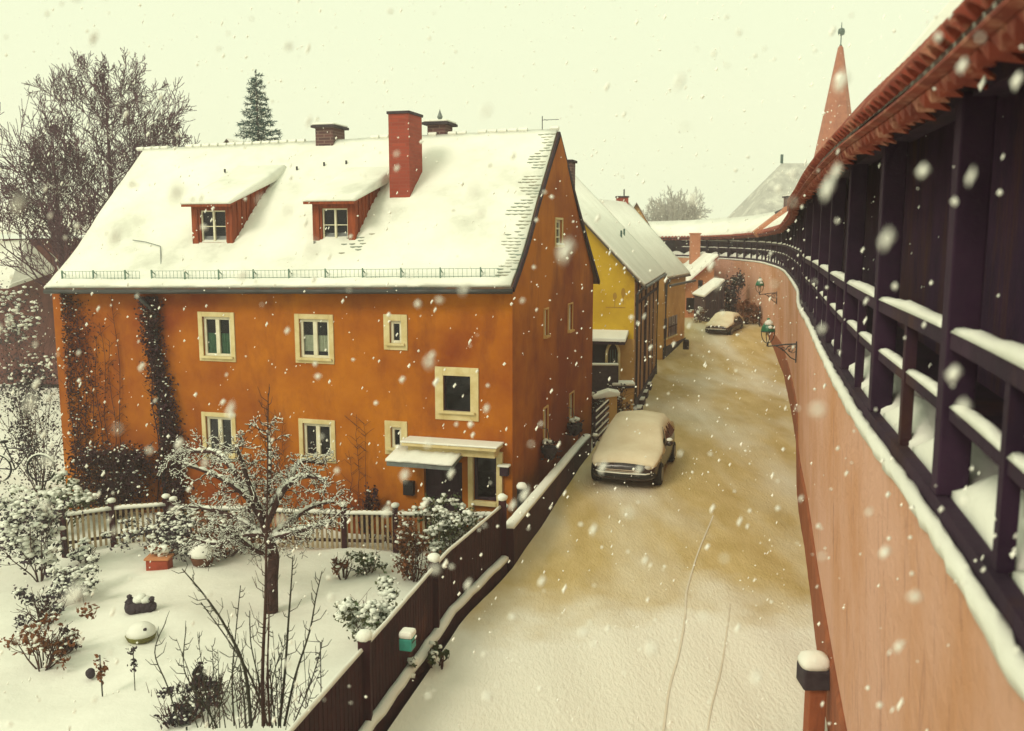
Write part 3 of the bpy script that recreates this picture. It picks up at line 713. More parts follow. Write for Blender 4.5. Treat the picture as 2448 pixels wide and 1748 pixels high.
    tl.build('eave_tiles', 'tile_red', rf, smooth=True); hs.build('tile_mouth_shade', 'stone_dark', rf); lo.build('under_tiles', 'tile_red', rf)
    m = MB(); sweep(m, [(ov-.07, lambda e: e-.0), (ov-.07, lambda e: e+.018), (ov+.03, lambda e: e+.02), (ov+.03, lambda e: e-.015)]); m.build('eave_batten', 'tile_red', rf)
    m = MB(); s = 1.5
    while s < 60:
        p, nn, e = wall_at(s); m.bar(p+nn*(ov+.05)+V((0, 0, e-.02)), p+nn*1.6+V((0, 0, e+RH(e)-.25)), .1, .13); s += .85
    m.build('rafters', 'wood_gallery', rf)
    m = MB(); sweep(m, [(.05, lambda e: e+.02), (.05, lambda e: e+.24), (.22, lambda e: e+.3), (.22, lambda e: e+.02)]); m.build('wall_plate', 'wood_gallery', T)
    # posts and rails: posts stand where the photograph shows them, 2.75 m apart
    s0 = wall_s(5.55); sp = []; k = -2
    while s0+2.72*k < WARC[-1]-3: sp.append(s0+2.72*k); k += 1
    for i, s in enumerate(sp):
        if s > 75: break
        p, nn, e = wall_at(s); dr = V((-nn.y, nn.x, 0))
        c = MB(); c.box((-.088, -.003, 4.90), (.088, .18, e+.05), (dr, nn, V((0, 0, 1))), p); c.build('post', 'wood_gallery', T, bevel=.012)
        if i+1 >= len(sp): continue
        pm, nm, em = wall_at(s+1.36); dm = V((-nm.y, nm.x, 0))
        c = MB(); c.box((-.045, .02, 4.90), (.045, .10, 5.86), (dm, nm, V((0, 0, 1))), pm); c.build('baluster', 'wood_gallery', T)
        for z, hh, ww, nmz in ((5.86, .10, .12, 'handrail'), (5.42, .08, .08, 'lower_rail')):
            c = MB(); n = 4; pts = [wall_at(s+.105+(2.72-.21)*j/n) for j in range(n+1)]
            for (a, na, _), (b, nb, _) in zip(pts, pts[1:]): c.bar(a+na*.075+V((0, 0, z)), b+nb*.075+V((0, 0, z)), ww, hh)
            ro = c.build(nmz, 'wood_gallery', T)
            c = MB(); n = 12; rings = []
            l0, l1 = .13, 2.59
            for seg in (((l0, 1.3), (1.42, l1)) if nmz == 'lower_rail' else ((l0, l1),)):
                rings = []
                for j in range(n+1):
                    a, na, _ = wall_at(s+seg[0]+(seg[1]-seg[0])*j/n); zz = z+hh/2+.003; t = .022+.026*math.sin(math.pi*(j+.5)/(n+1))+rng.uniform(-.009, .009); o = ww*.5
                    if nmz == 'handrail': t *= 1.35
                    rings.append([a+na*(.075-o-.01)+V((0, 0, zz)), a+na*(.075-o*.7)+V((0, 0, zz+t*.85)), a+na*.075+V((0, 0, zz+t)), a+na*(.075+o*.8)+V((0, 0, zz+t*.7)), a+na*(.075+o)+V((0, 0, zz))])
                c.loft(rings)
            c.build('rail_snow', 'snow', ro, smooth=True)
    # a fire wall of pink brick with a small chimney that climbs the far gallery roof
    return T
TW = town_wall()

# ------------------------------------------------------------------ neighbours
def gable_roof_house(name, label, base, ax, dep, L, D, z0, ze, zr, wm, rm='snow', ov=.3, holes_f=(), holes_s=(), snow_t=.1, ridge_frac=.5):
    """front gable faces -dep; ax: along the gable from left to right (length L), dep: away (length D)"""
    T = thing(name, label, 'house', V(base)); b = V((base[0], base[1], 0)); ax = V(ax).normalized(); dep = V(dep).normalized(); UP = V((0, 0, 1))
    Fg = Fr(b, ax, -dep); S = Fr(b+ax*L, dep, ax); S2 = Fr(b, dep, -ax); Bk = Fr(b+dep*D, ax, dep)
    rx = L*ridge_frac
    top = lambda a: ze+(zr-ze)*(a/rx if a <= rx else (L-a)/(L-rx))
    m = MB(); wall_panel(m, Fg, 0, L, z0, top, list(holes_f), extra=[rx]); wall_panel(m, S, 0, D, z0, ze, list(holes_s)); wall_panel(m, S2, 0, D, z0, ze, []); wall_panel(m, Bk, 0, L, z0, top, [], extra=[rx])
    m.build('wall', wm, T)
    sl = (zr-ze)/rx; rr = random.Random(hash(name) % 1000 if False else len(name))
    def slope(sg, lo, hi, o, jit=0):
        mb = MB(); rings = []; n = 14
        for i in range(n+1):
            d = -o+(D+2*o)*i/n
            if sg > 0: e, zz = L+o, ze-(zr-ze)/(L-rx)*o
            else: e, zz = -o, ze-sl*o
            q = lambda: rr.uniform(-jit, jit)
            mid = lambda t: (rx+(e-rx)*t, zr+(zz-zr)*t)
            ring = [b+ax*rx+dep*d+UP*(zr+lo), b+ax*rx+dep*d+UP*(zr+hi+q()), b+ax*mid(.5)[0]+dep*d+UP*(mid(.5)[1]+hi+q()), b+ax*e+dep*d+UP*(zz+hi+q()), b+ax*e+dep*d+UP*(zz+lo)]
            rings.append(ring)
        return mb.loft(rings)
    for sg in (1, -1):
        r = slope(sg, 0.0, .07, ov).build('roof', 'tile_dark', T)
        slope(sg, .074, .074+snow_t, ov-.03, .012).build('roof_snow', rm, r, smooth=True)
    return T, Fg, S
def neighbours():
    # yellow gable house
    d2 = V((2.3, 9.8, 0)).normalized(); a2 = V((d2.y, -d2.x, 0))
    cR = Z(1511, 990, 0); L = 7.6; ze = 4.95
    p0 = cR-a2*L
    Fg = Fr(p0, a2, -d2); S = Fr(cR, d2, a2)
    T, Fg, S = gable_roof_house('yellow_house', 'yellow plastered house with a snowy roof and timbered street side beyond the orange house', (p0.x, p0.y, -.3), a2, d2, L, 9.9, -.4, ze, ze+3.95, 'plaster_yellow', ov=.42)
    # timbered street side, 3 cm proud of the wall
    m = MB(); S.box(m, .0, 9.9, -.3, 4.75, .0, .035); tw = m.build('street_side', 'timber_wall', T)
    m = MB()
    rng = random.Random(4)
    for a in (.9, 2.3, 3.9, 4.4, 6.1, 8.0): S.box(m, a-.07, a+.09, -.3, 4.72, .035, .07)
    S.box(m, .05, 9.85, 3.9, 4.02, .035, .068)
    m.build('timbers', 'wood_dark', tw)
    m = MB(); pipe(m, [S.p(.12, 4.6, .35), S.p(.1, 4.3, .1), S.p(.1, -.2, .1)], .06); m.build('downpipe', 'metal_dark', T)
    m = MB(); pipe(m, [S.p(9.6, 4.6, .35), S.p(9.75, 4.3, .1), S.p(9.75, .0, .1)], .055); m.build('downpipe', 'metal_dark', T)
    m = MB(); pipe(m, [S.p(-.3, 4.58, .42), S.p(10.1, 4.58, .42)], .06); m.build('gutter', 'metal_dark', T)
    # dark foot of the wall
    m = MB(); S.box(m, .0, 9.9, -.3, .35, .035, .09); m.build('wall_foot', 'stone_dark', T)
    # a painted motif is left to the plaster; porch canopy with snow, dark sheet for the shade below
    aL, zt = Fg.hit(1400, 812, .9); aR, _ = Fg.hit(1494, 812, .9); zc = zt
    m = MB(); m.loft([[Fg.p(a, zc+.12, .0), Fg.p(a, zc-.05, .95), Fg.p(a, zc-.15, .95), Fg.p(a, zc-.02, .0)] for a in (aL, aR)]); c = m.build('porch_canopy', 'wood_dark', T)
    m = MB(); m.loft([[Fg.p(a, zc+.125, 0), Fg.p(a, zc-.045, .98), Fg.p(a, zc+.07, .95), Fg.p(a, zc+.28, .0)] for a in (aL-.02, aR+.03)]); m.build('canopy_snow', 'snow', c, bevel=.02)
    a0, _ = Fg.hit(1400, 850); a1, _ = Fg.hit(1478, 850)
    m = MB(); Fg.box(m, a0, a1, -.3, zc-.1, .0, .02); m.build('porch_shade_sheet', 'room_dark', T)  # flat dark sheet on the wall paints the shade inside the porch
    m = MB(); Fg.box(m, a1, L+.04, -.3, zc-.05, .0, .04); m.build('porch_pier', 'plaster_tan', T)
    # sunk painting: two slender trees, as faded wall marks
    m = MB(); 
    for px, py, w, h in ((1470, 708, .07, .13), (1490, 700, .075, .17)):
        a, z = Fg.hit(px, py, .004); pts = [Fg.p(a+math.cos(t*math.pi/6)*w, z+math.sin(t*math.pi/6)*h, .004) for t in range(12)]
        m.add(pts, [tuple(range(12))]); Fg.box(m, a-.012, a+.012, z-h-.25, z-h+.03, .0, .004)
    a, z = Fg.hit(1448, 735, .004); b2, _ = Fg.hit(1495, 735); Fg.box(m, a, b2, z-.02, z+.02, .0, .005); m.build('wall_painting', 'paint_faded', T)
    # roof furniture on street slope: hooks
    m = MB()
    sl = lambda px, py: PL(px, py, cR+a2*.42+V((0, 0, ze-.44+.12)), (V((0, 0, 1))*a2.dot(a2)+a2*(3.95/3.8)).normalized())
    for px, py in ((1485, 570), (1492, 565)):
        q = sl(px, py); m.bar(q, q+V((0, 0, .32)), .07, .07)
    m.build('snow_hook', 'metal_green', T)
    # tan house, set forward to the lane
    f0 = Z(1566, 848, .45); d3 = V((.40, .92, 0)).normalized(); c3 = Z(1584, 846, .45); a3 = V((1, -.12, 0)).normalized()
    L3 = 6.4; p3 = c3-a3*L3; 
    S3 = Fr(V((c3.x, c3.y, 0)), d3, V((d3.y, -d3.x, 0)))
    hs = []
    for x0, x1, y0, y1 in ((1588, 1593, 764, 806), (1598, 1607, 759, 802), (1609, 1617, 751, 796)):
        (s0, z1), (s1, z0) = S3.hit(x0, y0), S3.hit(x1, y1); hs.append((s0, s1, z0, z1))
    hh = [(a, b, (hs[1][2]), hs[1][3]) for a, b, _, _ in hs]
    T3, Fg3, _ = gable_roof_house('tan_house', 'tan plastered house with three narrow dark windows standing out into the lane', (p3.x, p3.y, .2), a3, d3, L3, 4.7, -.2, 4.38, 4.38+3.55, 'plaster_tan', ov=.22, ridge_frac=.5)
    m = MB()
    for a, b, z0, z1 in hh:
        g = MB(); S3.box(g, a, b, z0, z1, .005, .03); w_ = g.build('window', 'window_purple', T3); g = MB()
        S3.box(g, a-.06, b+.06, z0-.08, z0, .0, .07); g.build('sill', 'trim', w_)
        g = MB(); S3.box(g, (a+b)/2-.03, (a+b)/2+.03, z0+.02, z1-.02, .03, .045); S3.box(g, a+.02, b-.02, (z0+z1)/2-.03, (z0+z1)/2+.03, .03, .043); g.build('glazing_bar', 'wood_dark', w_)
    m = MB(); q = S3
    pipe(m, [q.p(-.05, 4.15, .3), q.p(.05, 3.9, .1), q.p(.05, .3, .1)], .07); m.build('downpipe', 'metal_dark', T3)
    m = MB(); pipe(m, [q.p(-.3, 3.88, .38), q.p(5.3, 3.88, .38)], .07); m.build('gutter', 'metal_dark', T3)
    m = MB(); q.box(m, 0, 5.0, .0, .75, 0, .03); m.build('wall_foot', 'stone_dark', T3)
    c = MB(); w0 = Y(1487, 502, 50.5); c.box((-.3, -.3, -1.2), (.3, .3, .65), o=w0); ch = c.build('chimney', 'brick_red', T3); c = MB(); c.box((-.34, -.34, .65), (.34, .34, .73), o=w0); c.build('chimney_cap', 'stone_dark', ch)
    m = MB(); pipe(m, [w0+V((.1, 0, .7)), w0+V((.1, 0, 1.1))], .04, 5); m.build('flue', 'metal_dark', T3)
    # tall gable further back
    ap = Y(1522, 484, 60); dz = 5.2
    gable_roof_house('gabled_house', 'narrow tan house with a steep dark edged gable behind the tan house', (ap.x-3.0, 60, 0), (1, 0, 0), (.1, 1, 0), 6.0, 8, .2, ap.z-dz+.1, ap.z-.1, 'plaster_tan', ov=.22, snow_t=.05)
    # house leaning on the far wall, with chimney
    T5 = thing('lean_to_house', 'low pink plastered house with a slanting snowy roof leaning on the far town wall', 'house', (10.6, 58, .9))
    yy = 58.; F5 = Fr(V((0, yy, 0)), (1, 0, 0), (0, -1, 0))
    (xl, zl), (xr, zr) = F5.hit(1630, 690), F5.hit(1708, 622); 
    hw = [F5.hit(1641, 712), F5.hit(1665, 742), F5.hit(1669, 670), F5.hit(1680, 690)]
    h1 = (hw[0][0], hw[1][0], hw[1][1], hw[0][1]); h2 = (hw[2][0], hw[3][0], hw[3][1], hw[2][1])
    top = lambda a: zl+(zr-zl)*(a-xl)/(xr-xl)
    m = MB(); wall_panel(m, F5, xl, xr, .4, top, [h1, h2]); bk = Fr(V((0, yy+6, 0)), (1, 0, 0), (0, 1, 0)); wall_panel(m, bk, xl, xr, .4, top, []); m.quad(F5.p(xl, .4), F5.p(xl, zl), bk.p(xl, zl), bk.p(xl, .4)); m.quad(F5.p(xr, .4), F5.p(xr, zr), bk.p(xr, zr), bk.p(xr, .4)); m.build('wall', 'plaster_pink', T5)
    for h in (h1, h2): 
        window(F5, h, T5, 1, 1, .0, sill=True, trim_m='plaster_pink', frame_m='wood_dark', bar=.05)
        g = MB(); F5.box(g, h[0], h[1], h[2], h[3], -.35, -.3); g.build('room', 'room_dark', T5)
    m = MB(); o_ = .25; sl5 = (zr-zl)/(xr-xl)
    m.loft([[V((x, y, top(x)+.0)) for x in (xl-o_, xr+.2)]+[V((x, y, top(x)+.09)) for x in (xr+.2, xl-o_)] for y in (yy-.3, yy+6.2)]); r5 = m.build('roof', 'tile_red', T5)
    m = MB(); m.loft([[V((x, y, top(x)+.095)) for x in (xl-o_+.03, xr+.17)]+[V((x, y, top(x)+.22)) for x in (xr+.17, xl-o_+.03)] for y in (yy-.27, yy+6.2)]); m.build('roof_snow', 'snow', r5)
    c = MB(); a, zb = Fr(V((0, yy+4, 0)), (1, 0, 0), (0, -1, 0)).hit(1651, 660); b_, zt = Fr(V((0, yy+4, 0)), (1, 0, 0), (0, -1, 0)).hit(1675, 560)
    c.box((a, yy+4, zb-1.5), (b_, yy+4.7, zt)); ch = c.build('chimney', 'brick_pink', T5); c = MB(); c.box((a-.05, yy+3.95, zt), (b_+.05, yy+4.75, zt+.08)); c.build('chimney_cap', 'brick_pink', ch)
    # second small snowy roof behind
    T6 = thing('small_house', 'small pink house whose snowy gable roof peeps out left of the tall pink chimney', 'house', (9.4, 62.5, .9))
    a_, z_ = Y(1632, 690, 62.5), Y(1655, 640, 62.5)
    m = MB(); x0, x1 = a_.x-1.6, a_.x+2.2; xm = z_.x; zt = z_.z
    m.loft([[V((x0, y, .5)), V((x1, y, .5)), V((x1, y, zt-1.5)), V((xm, y, zt-.1)), V((x0, y, zt-1.7))] for y in (62.5, 65.5)]); m.build('wall', 'plaster_pink', T6)
    m = MB(); m.loft([[V((x0-.2, y, zt-1.8)), V((xm, y, zt)), V((x1+.2, y, zt-1.6)), V((x1+.2, y, zt-1.42)), V((xm, y, zt+.2)), V((x0-.2, y, zt-1.62))] for y in (62.2, 65.6)]); m.build('roof', 'snow', T6)
    # shed with snowy lean-to roof
    Ts = thing('timber_shed', 'dark timber lean-to shed with a snow covered sloping roof by the far car', 'shed', (12, 56.5, 1.1))
    e0, e1, u1, u0 = Y(1656, 706, 57.6), Y(1684, 712, 55.4), Y(1735, 671, 55.4), Y(1711, 668, 57.6)
    nrm = (e1-e0).cross(u0-e0).normalized(); nrm = nrm if nrm.z > 0 else -nrm
    m = MB(); q = [e0, e1, u1, u0]; m.add([p-nrm*.06 for p in q]+[p for p in q], [(0, 1, 2, 3), (4, 5, 6, 7), (0, 1, 5, 4), (1, 2, 6, 5), (2, 3, 7, 6), (3, 0, 4, 7)]); r = m.build('roof', 'wood_dark', Ts)
    m = MB(); m.add([p+nrm*.004 for p in q]+[p+nrm*.16 for p in q], [(0, 1, 2, 3), (4, 5, 6, 7), (0, 1, 5, 4), (1, 2, 6, 5), (2, 3, 7, 6), (3, 0, 4, 7)]); m.build('roof_snow', 'snow', r, bevel=.05)
    ins = lambda p, t: p.lerp((e0+e1+u1+u0)/4, t)-nrm*.07
    f = [ins(p, .07) for p in q]; g0 = 1.0
    m = MB(); lowq = [V((p.x, p.y, g0-.2)) for p in f]; m.add(lowq+f, [(0, 1, 5, 4), (1, 2, 6, 5), (2, 3, 7, 6), (3, 0, 4, 7)]); m.build('boarded_wall', 'shed_wood', Ts)
    m = MB(); a_, b_ = f[1], f[2]
    for k in range(9):
        t = (k+.5)/9; p = a_.lerp(b_, t); m.bar(V((p.x, p.y-.02, g0-.1)), V((p.x, p.y-.02, p.z-.05)), .05, .03)
    m.build('cover_strips', 'wood_dark', Ts)
    return T, Fg, S, S3
mat('paint_faded', (.42, .24, .03), (.34, .2, .04), 6, .9)
mat('window_purple', (.075, .035, .06), (.05, .02, .045), 3, .3)
mat('shed_wood', (.07, .035, .035), (.035, .02, .022), 2, .9, .4, 10, stretch=(4, 4, .4))
YH, YF, YS, S3 = neighbours()

# ------------------------------------------------------------------ far things
def far_things():
    # tower with red spire
    y = 88.; tip = Y(2010, 106, y); bl = Y(1944, 392, y); hw = tip.x-bl.x
    T = thing('church_tower', 'tall tapering red tiled spire with a ball finial beyond the gallery roof', 'tower', (tip.x, y, 0))
    m = MB(); n = 8; zb = bl.z; H = tip.z-zb; prof = [(hw*1.2, -1.5), (hw*1.0, 0), (hw*.72, H*.30), (hw*.12, H*.97), (.02, H*1.0)]
    rings = []
    for r, z in prof: rings.append([V((tip.x+r*math.cos(math.pi/8+2*math.pi*k/n), y+r*math.sin(math.pi/8+2*math.pi*k/n), zb+z)) for k in range(n)])
    m.loft(rings); m.build('spire', 'spire_tile', T)
    m = MB(); m.box((-hw*.85, -hw*.85, 0), (hw*.85, hw*.85, zb-1.4), o=V((tip.x, y, 0))); m.build('tower_wall', 'plaster_pink', T)
    m = MB(); m.lathe([(.16, -.5), (.12, -.1), (.05, 0), (.05, .75), (.27, .85), (.33, 1.1), (.27, 1.35), (.05, 1.45), (.03, 1.9), (0, 2.0)], tip, 10); m.build('finial', 'metal_green', T)
    # building with grey snowy roof next to the tower
    y = 75.; T = thing('gate_house', 'grey snow dusted tiled roof of a house between the spire and far chimney', 'house', (24, y, 0))
    r0, r1 = Y(1886, 386, y), Y(1975, 386, y); e0 = Y(1785, 540, y-3); 
    dx = r0.x-e0.x; 
    rl, rr_ = V((r0.x, y+2, r0.z)), V((r0.x+9, y+2, r0.z)); el, er = V((e0.x, y-3, e0.z)), V((e0.x+16, y-3, e0.z)); bl_, br_ = V((e0.x, y+7, e0.z)), V((e0.x+16, y+7, e0.z))
    m = MB(); m.add([rl, rr_, el, er, bl_, br_], [(2, 3, 1, 0), (4, 0, 1, 5), (2, 0, 4), (3, 5, 1), (2, 4, 5, 3)]); m.build('roof', 'roof_grey', T)
    m = MB(); m.box((e0.x+.3, y-2.7, 0), (e0.x+15.7, y+6.7, e0.z-.01)); m.build('wall', 'plaster_pink', T)
    m = MB(); pipe(m, [rl, rl+V((0, 0, .7))], .12, 6); m.build('finial', 'metal_green', T)
    # pink fire wall climbing the gallery roof, with chimney head
    T = thing('fire_wall', 'sloping pink brick fire wall with a small chimney head on the far gallery roof', 'wall', (16, 60, 5))
    p, nn, e = wall_at(wall_s(54.2)); rh = 1.15+(e-5.95)*1.04
    a, b = p-nn*.42+V((0, 0, e+.06)), p+nn*1.75+V((0, 0, e+rh+.30))
    d = (b-a).normalized(); m = MB()
    m.bar(a, b, .8, .42); m.build('parapet', 'brick_pink', T)
    m = MB(); c = b+V((-.1, 0, -.05)); m.box((-.42, -.4, -.6), (.38, .4, .42), o=c); ch = m.build('chimney', 'brick_dark', T); m = MB(); m.box((-.5, -.48, .42), (.46, .48, .5), o=c); m.build('chimney_cap', 'stone_dark', ch); m = MB(); m.box((-.46, -.45, .503), (.42, .45, .58), o=c); m.build('cap_snow', 'snow', ch)
    m = MB(); c = Y(1868, 505, 54.2); pipe(m, [c+V((-.35, 0, -.12)), c+V((.1, 0, .08))], .1, 6); m.build('hook', 'metal_dark', T)
    # left background houses
    y = 44.; p = Y(96, 690, y)
    T = thing('brown_house', 'dark brown neighbouring house with snowy roof behind the left end of the orange house', 'house', (p.x, y, 0))
    q = [Y(-40, 572, y), Y(185, 572, y), Y(205, 690, y), Y(-40, 690, y)]
    m = MB(); m.box((q[0].x, y, -.8), (q[1].x+1.5, y+7, q[0].z)); m.build('wall', 'brown_wall', T)
    e = [Y(-60, 590, y-.3), Y(60, 582, y-.3), Y(128, 652, y-.3), Y(20, 690, y-3), Y(-60, 690, y-3)]
    m = MB(); m.add(e+[x+V((0, .2, .18)) for x in e], [(0, 1, 2, 3, 4), (5, 6, 7, 8, 9), (0, 1, 6, 5), (1, 2, 7, 6), (2, 3, 8, 7), (3, 4, 9, 8)]); m.build('porch_roof', 'snow_roof', T)
    m = MB(); a = Y(-60, 560, y-.4); b = Y(205, 568, y-.4); m.loft([[V((x, y-.5, a.z)), V((x, y-.5, a.z+.12)), V((x, y+3.5, a.z+2.0)), V((x, y+7.5, a.z+.1)), V((x, y+7.5, a.z))] for x in (a.x, b.x+1)]); m.build('roof', 'snow_roof', T)
    y = 46.; ap = Y(553, 334, y)
    gable_roof_house('brick_house', 'orange gable tip of a house peeping over the ridge beside the spruce', (ap.x-3.2, y, -.5), (1, -.15, 0), (.15, 1, 0), 6.4, 8, -.6, ap.z-3.8, ap.z-.1, 'brick_pink', ov=.15, snow_t=.04)
mat('roof_grey', (.50, .50, .46), (.36, .36, .34), 1.5, .9, .6, 8, c3=(.68, .68, .62), s3=.6)
mat('brown_wall', (.16, .06, .05), (.08, .03, .03), 2, .9, .4, 10)
far_things()

# ------------------------------------------------------------------ trees
def trees():
    rng = random.Random(7)
    for k, (px, topy, y, sp, lab, n) in enumerate(((250, 185, 40, 2.2, 'tall bare tree with dense purple brown twigs behind the left roof edge', 15), (125, 330, 37, 2.0, 'bare twiggy tree at the far left rising beside the brown house', 11), (390, 300, 43, 1.7, 'lower bare tree whose twigs show just above the left end of the ridge', 11))):
        t = Y(px, topy, y); base = V((t.x, y, -.8)); H = t.z+.8
        T = thing('bare_tree', lab, 'tree', base, 'bare trees behind the orange house')
        m = MB(); c = MB(); s = MB()
        m.tube([base, base+V((.1, 0, H*.35)), base+V((-.05, .1, H*.65)), V((t.x, y, t.z))], [.22, .17, .1, .015], 7); m.build('trunk', 'bark_far', T)
        for i in range(n*3):
            f = .3+.66*((i+rng.random())/(n*3)); a = i*2.4+rng.uniform(-.5, .5)
            ln = H*.34*(1.15-f)*rng.uniform(.75, 1.2)*sp/2*1.35
            grow(c, s, base+V((0, 0, H*f)), V((math.cos(a), math.sin(a), rng.uniform(.45, .95))), ln, .06*(1.2-f), 3, rng, (4, 5), .17, .10, .62, .013, (.011 if i % 3 == 0 else 0), 4, 4, .60)
        c.build('crown', 'bark_far', T); s.build('snow_load', 'snow_clump', T)
    # spruce
    y = 52.; tp = Y(611, 168, y); base = V((tp.x, y, -.8)); H = tp.z+.8
    T = thing('spruce_tree', 'dark green spruce with snow dusted boughs rising behind the ridge', 'tree', base)
    m = MB(); m.tube([base, V((tp.x, y, tp.z))], [.25, .02], 7); m.build('trunk', 'bark', T)
    c = MB(); s = MB(); zt = tp.z; 
    for i in range(190):
        f = (i/190)**.8; z = zt-.25-f*7.5; rr = .18+.275*(zt-z)*rng.uniform(.75, 1.12)+rng.uniform(0, .1); a = i*2.399+rng.uniform(-.3, .3)
        o = V((tp.x, y, z)); e = o+V((math.cos(a)*rr, math.sin(a)*rr, -rr*.18+rng.uniform(-.05, .22)*rr)); mid = o.lerp(e, .5)+V((0, 0, -.1*rr))
        c.tube([o, mid, e], [.03, .02, .008], 3)
        nn = int(22+rr*34)
        for k in range(nn):
            t = rng.random()**.75; p = (o.lerp(mid, t*2) if t < .5 else mid.lerp(e, t*2-1))
            dd = ((e-o).normalized()*.6+rv(rng)*.7+V((0, 0, -.15))).normalized(); leaf(c, p+dd*.09, rng.uniform(.08, .17), rng, dd, .16)
            if rng.random() < .10: s.blob(p+V((0, 0, .05)), rng.uniform(.035, .075), rng, .2, .5)
        ti = c
    for k in range(60):
        p = V((tp.x, y, zt-rng.random()*.8)); dd = (rv(rng)*.6+V((0, 0, .8))).normalized(); leaf(c, p, .12, rng, dd, .2)
    c.build('crown', 'needle', T); s.build('snow_load', 'snow_clump', T, smooth=True)
    # hazy tree far beyond the wall
    y = 125.; tp = Y(1612, 452, y); base = V((tp.x, y, 0)); H = tp.z
    T = thing('distant_tree', 'pale round crowned bare tree far away in the haze above the far wall', 'tree', base)
    m = MB(); m.tube([base, base+V((0, 0, H*.5))], [.5, .35], 7); m.build('trunk', 'bark_haze_tint', T); c = MB()
    for i in range(26):
        a = i*2.4; grow(c, None, base+V((0, 0, H*rng.uniform(.38, .55))), V((math.cos(a)*.8, math.sin(a)*.8, rng.uniform(.1, 1.1))), H*.40*rng.uniform(.7, 1), .16, 3, rng, (4, 5), .2, .1, .6, .035, 0, 3, 4, .6)
    c.build('crown', 'bark_haze_tint', T)
trees()

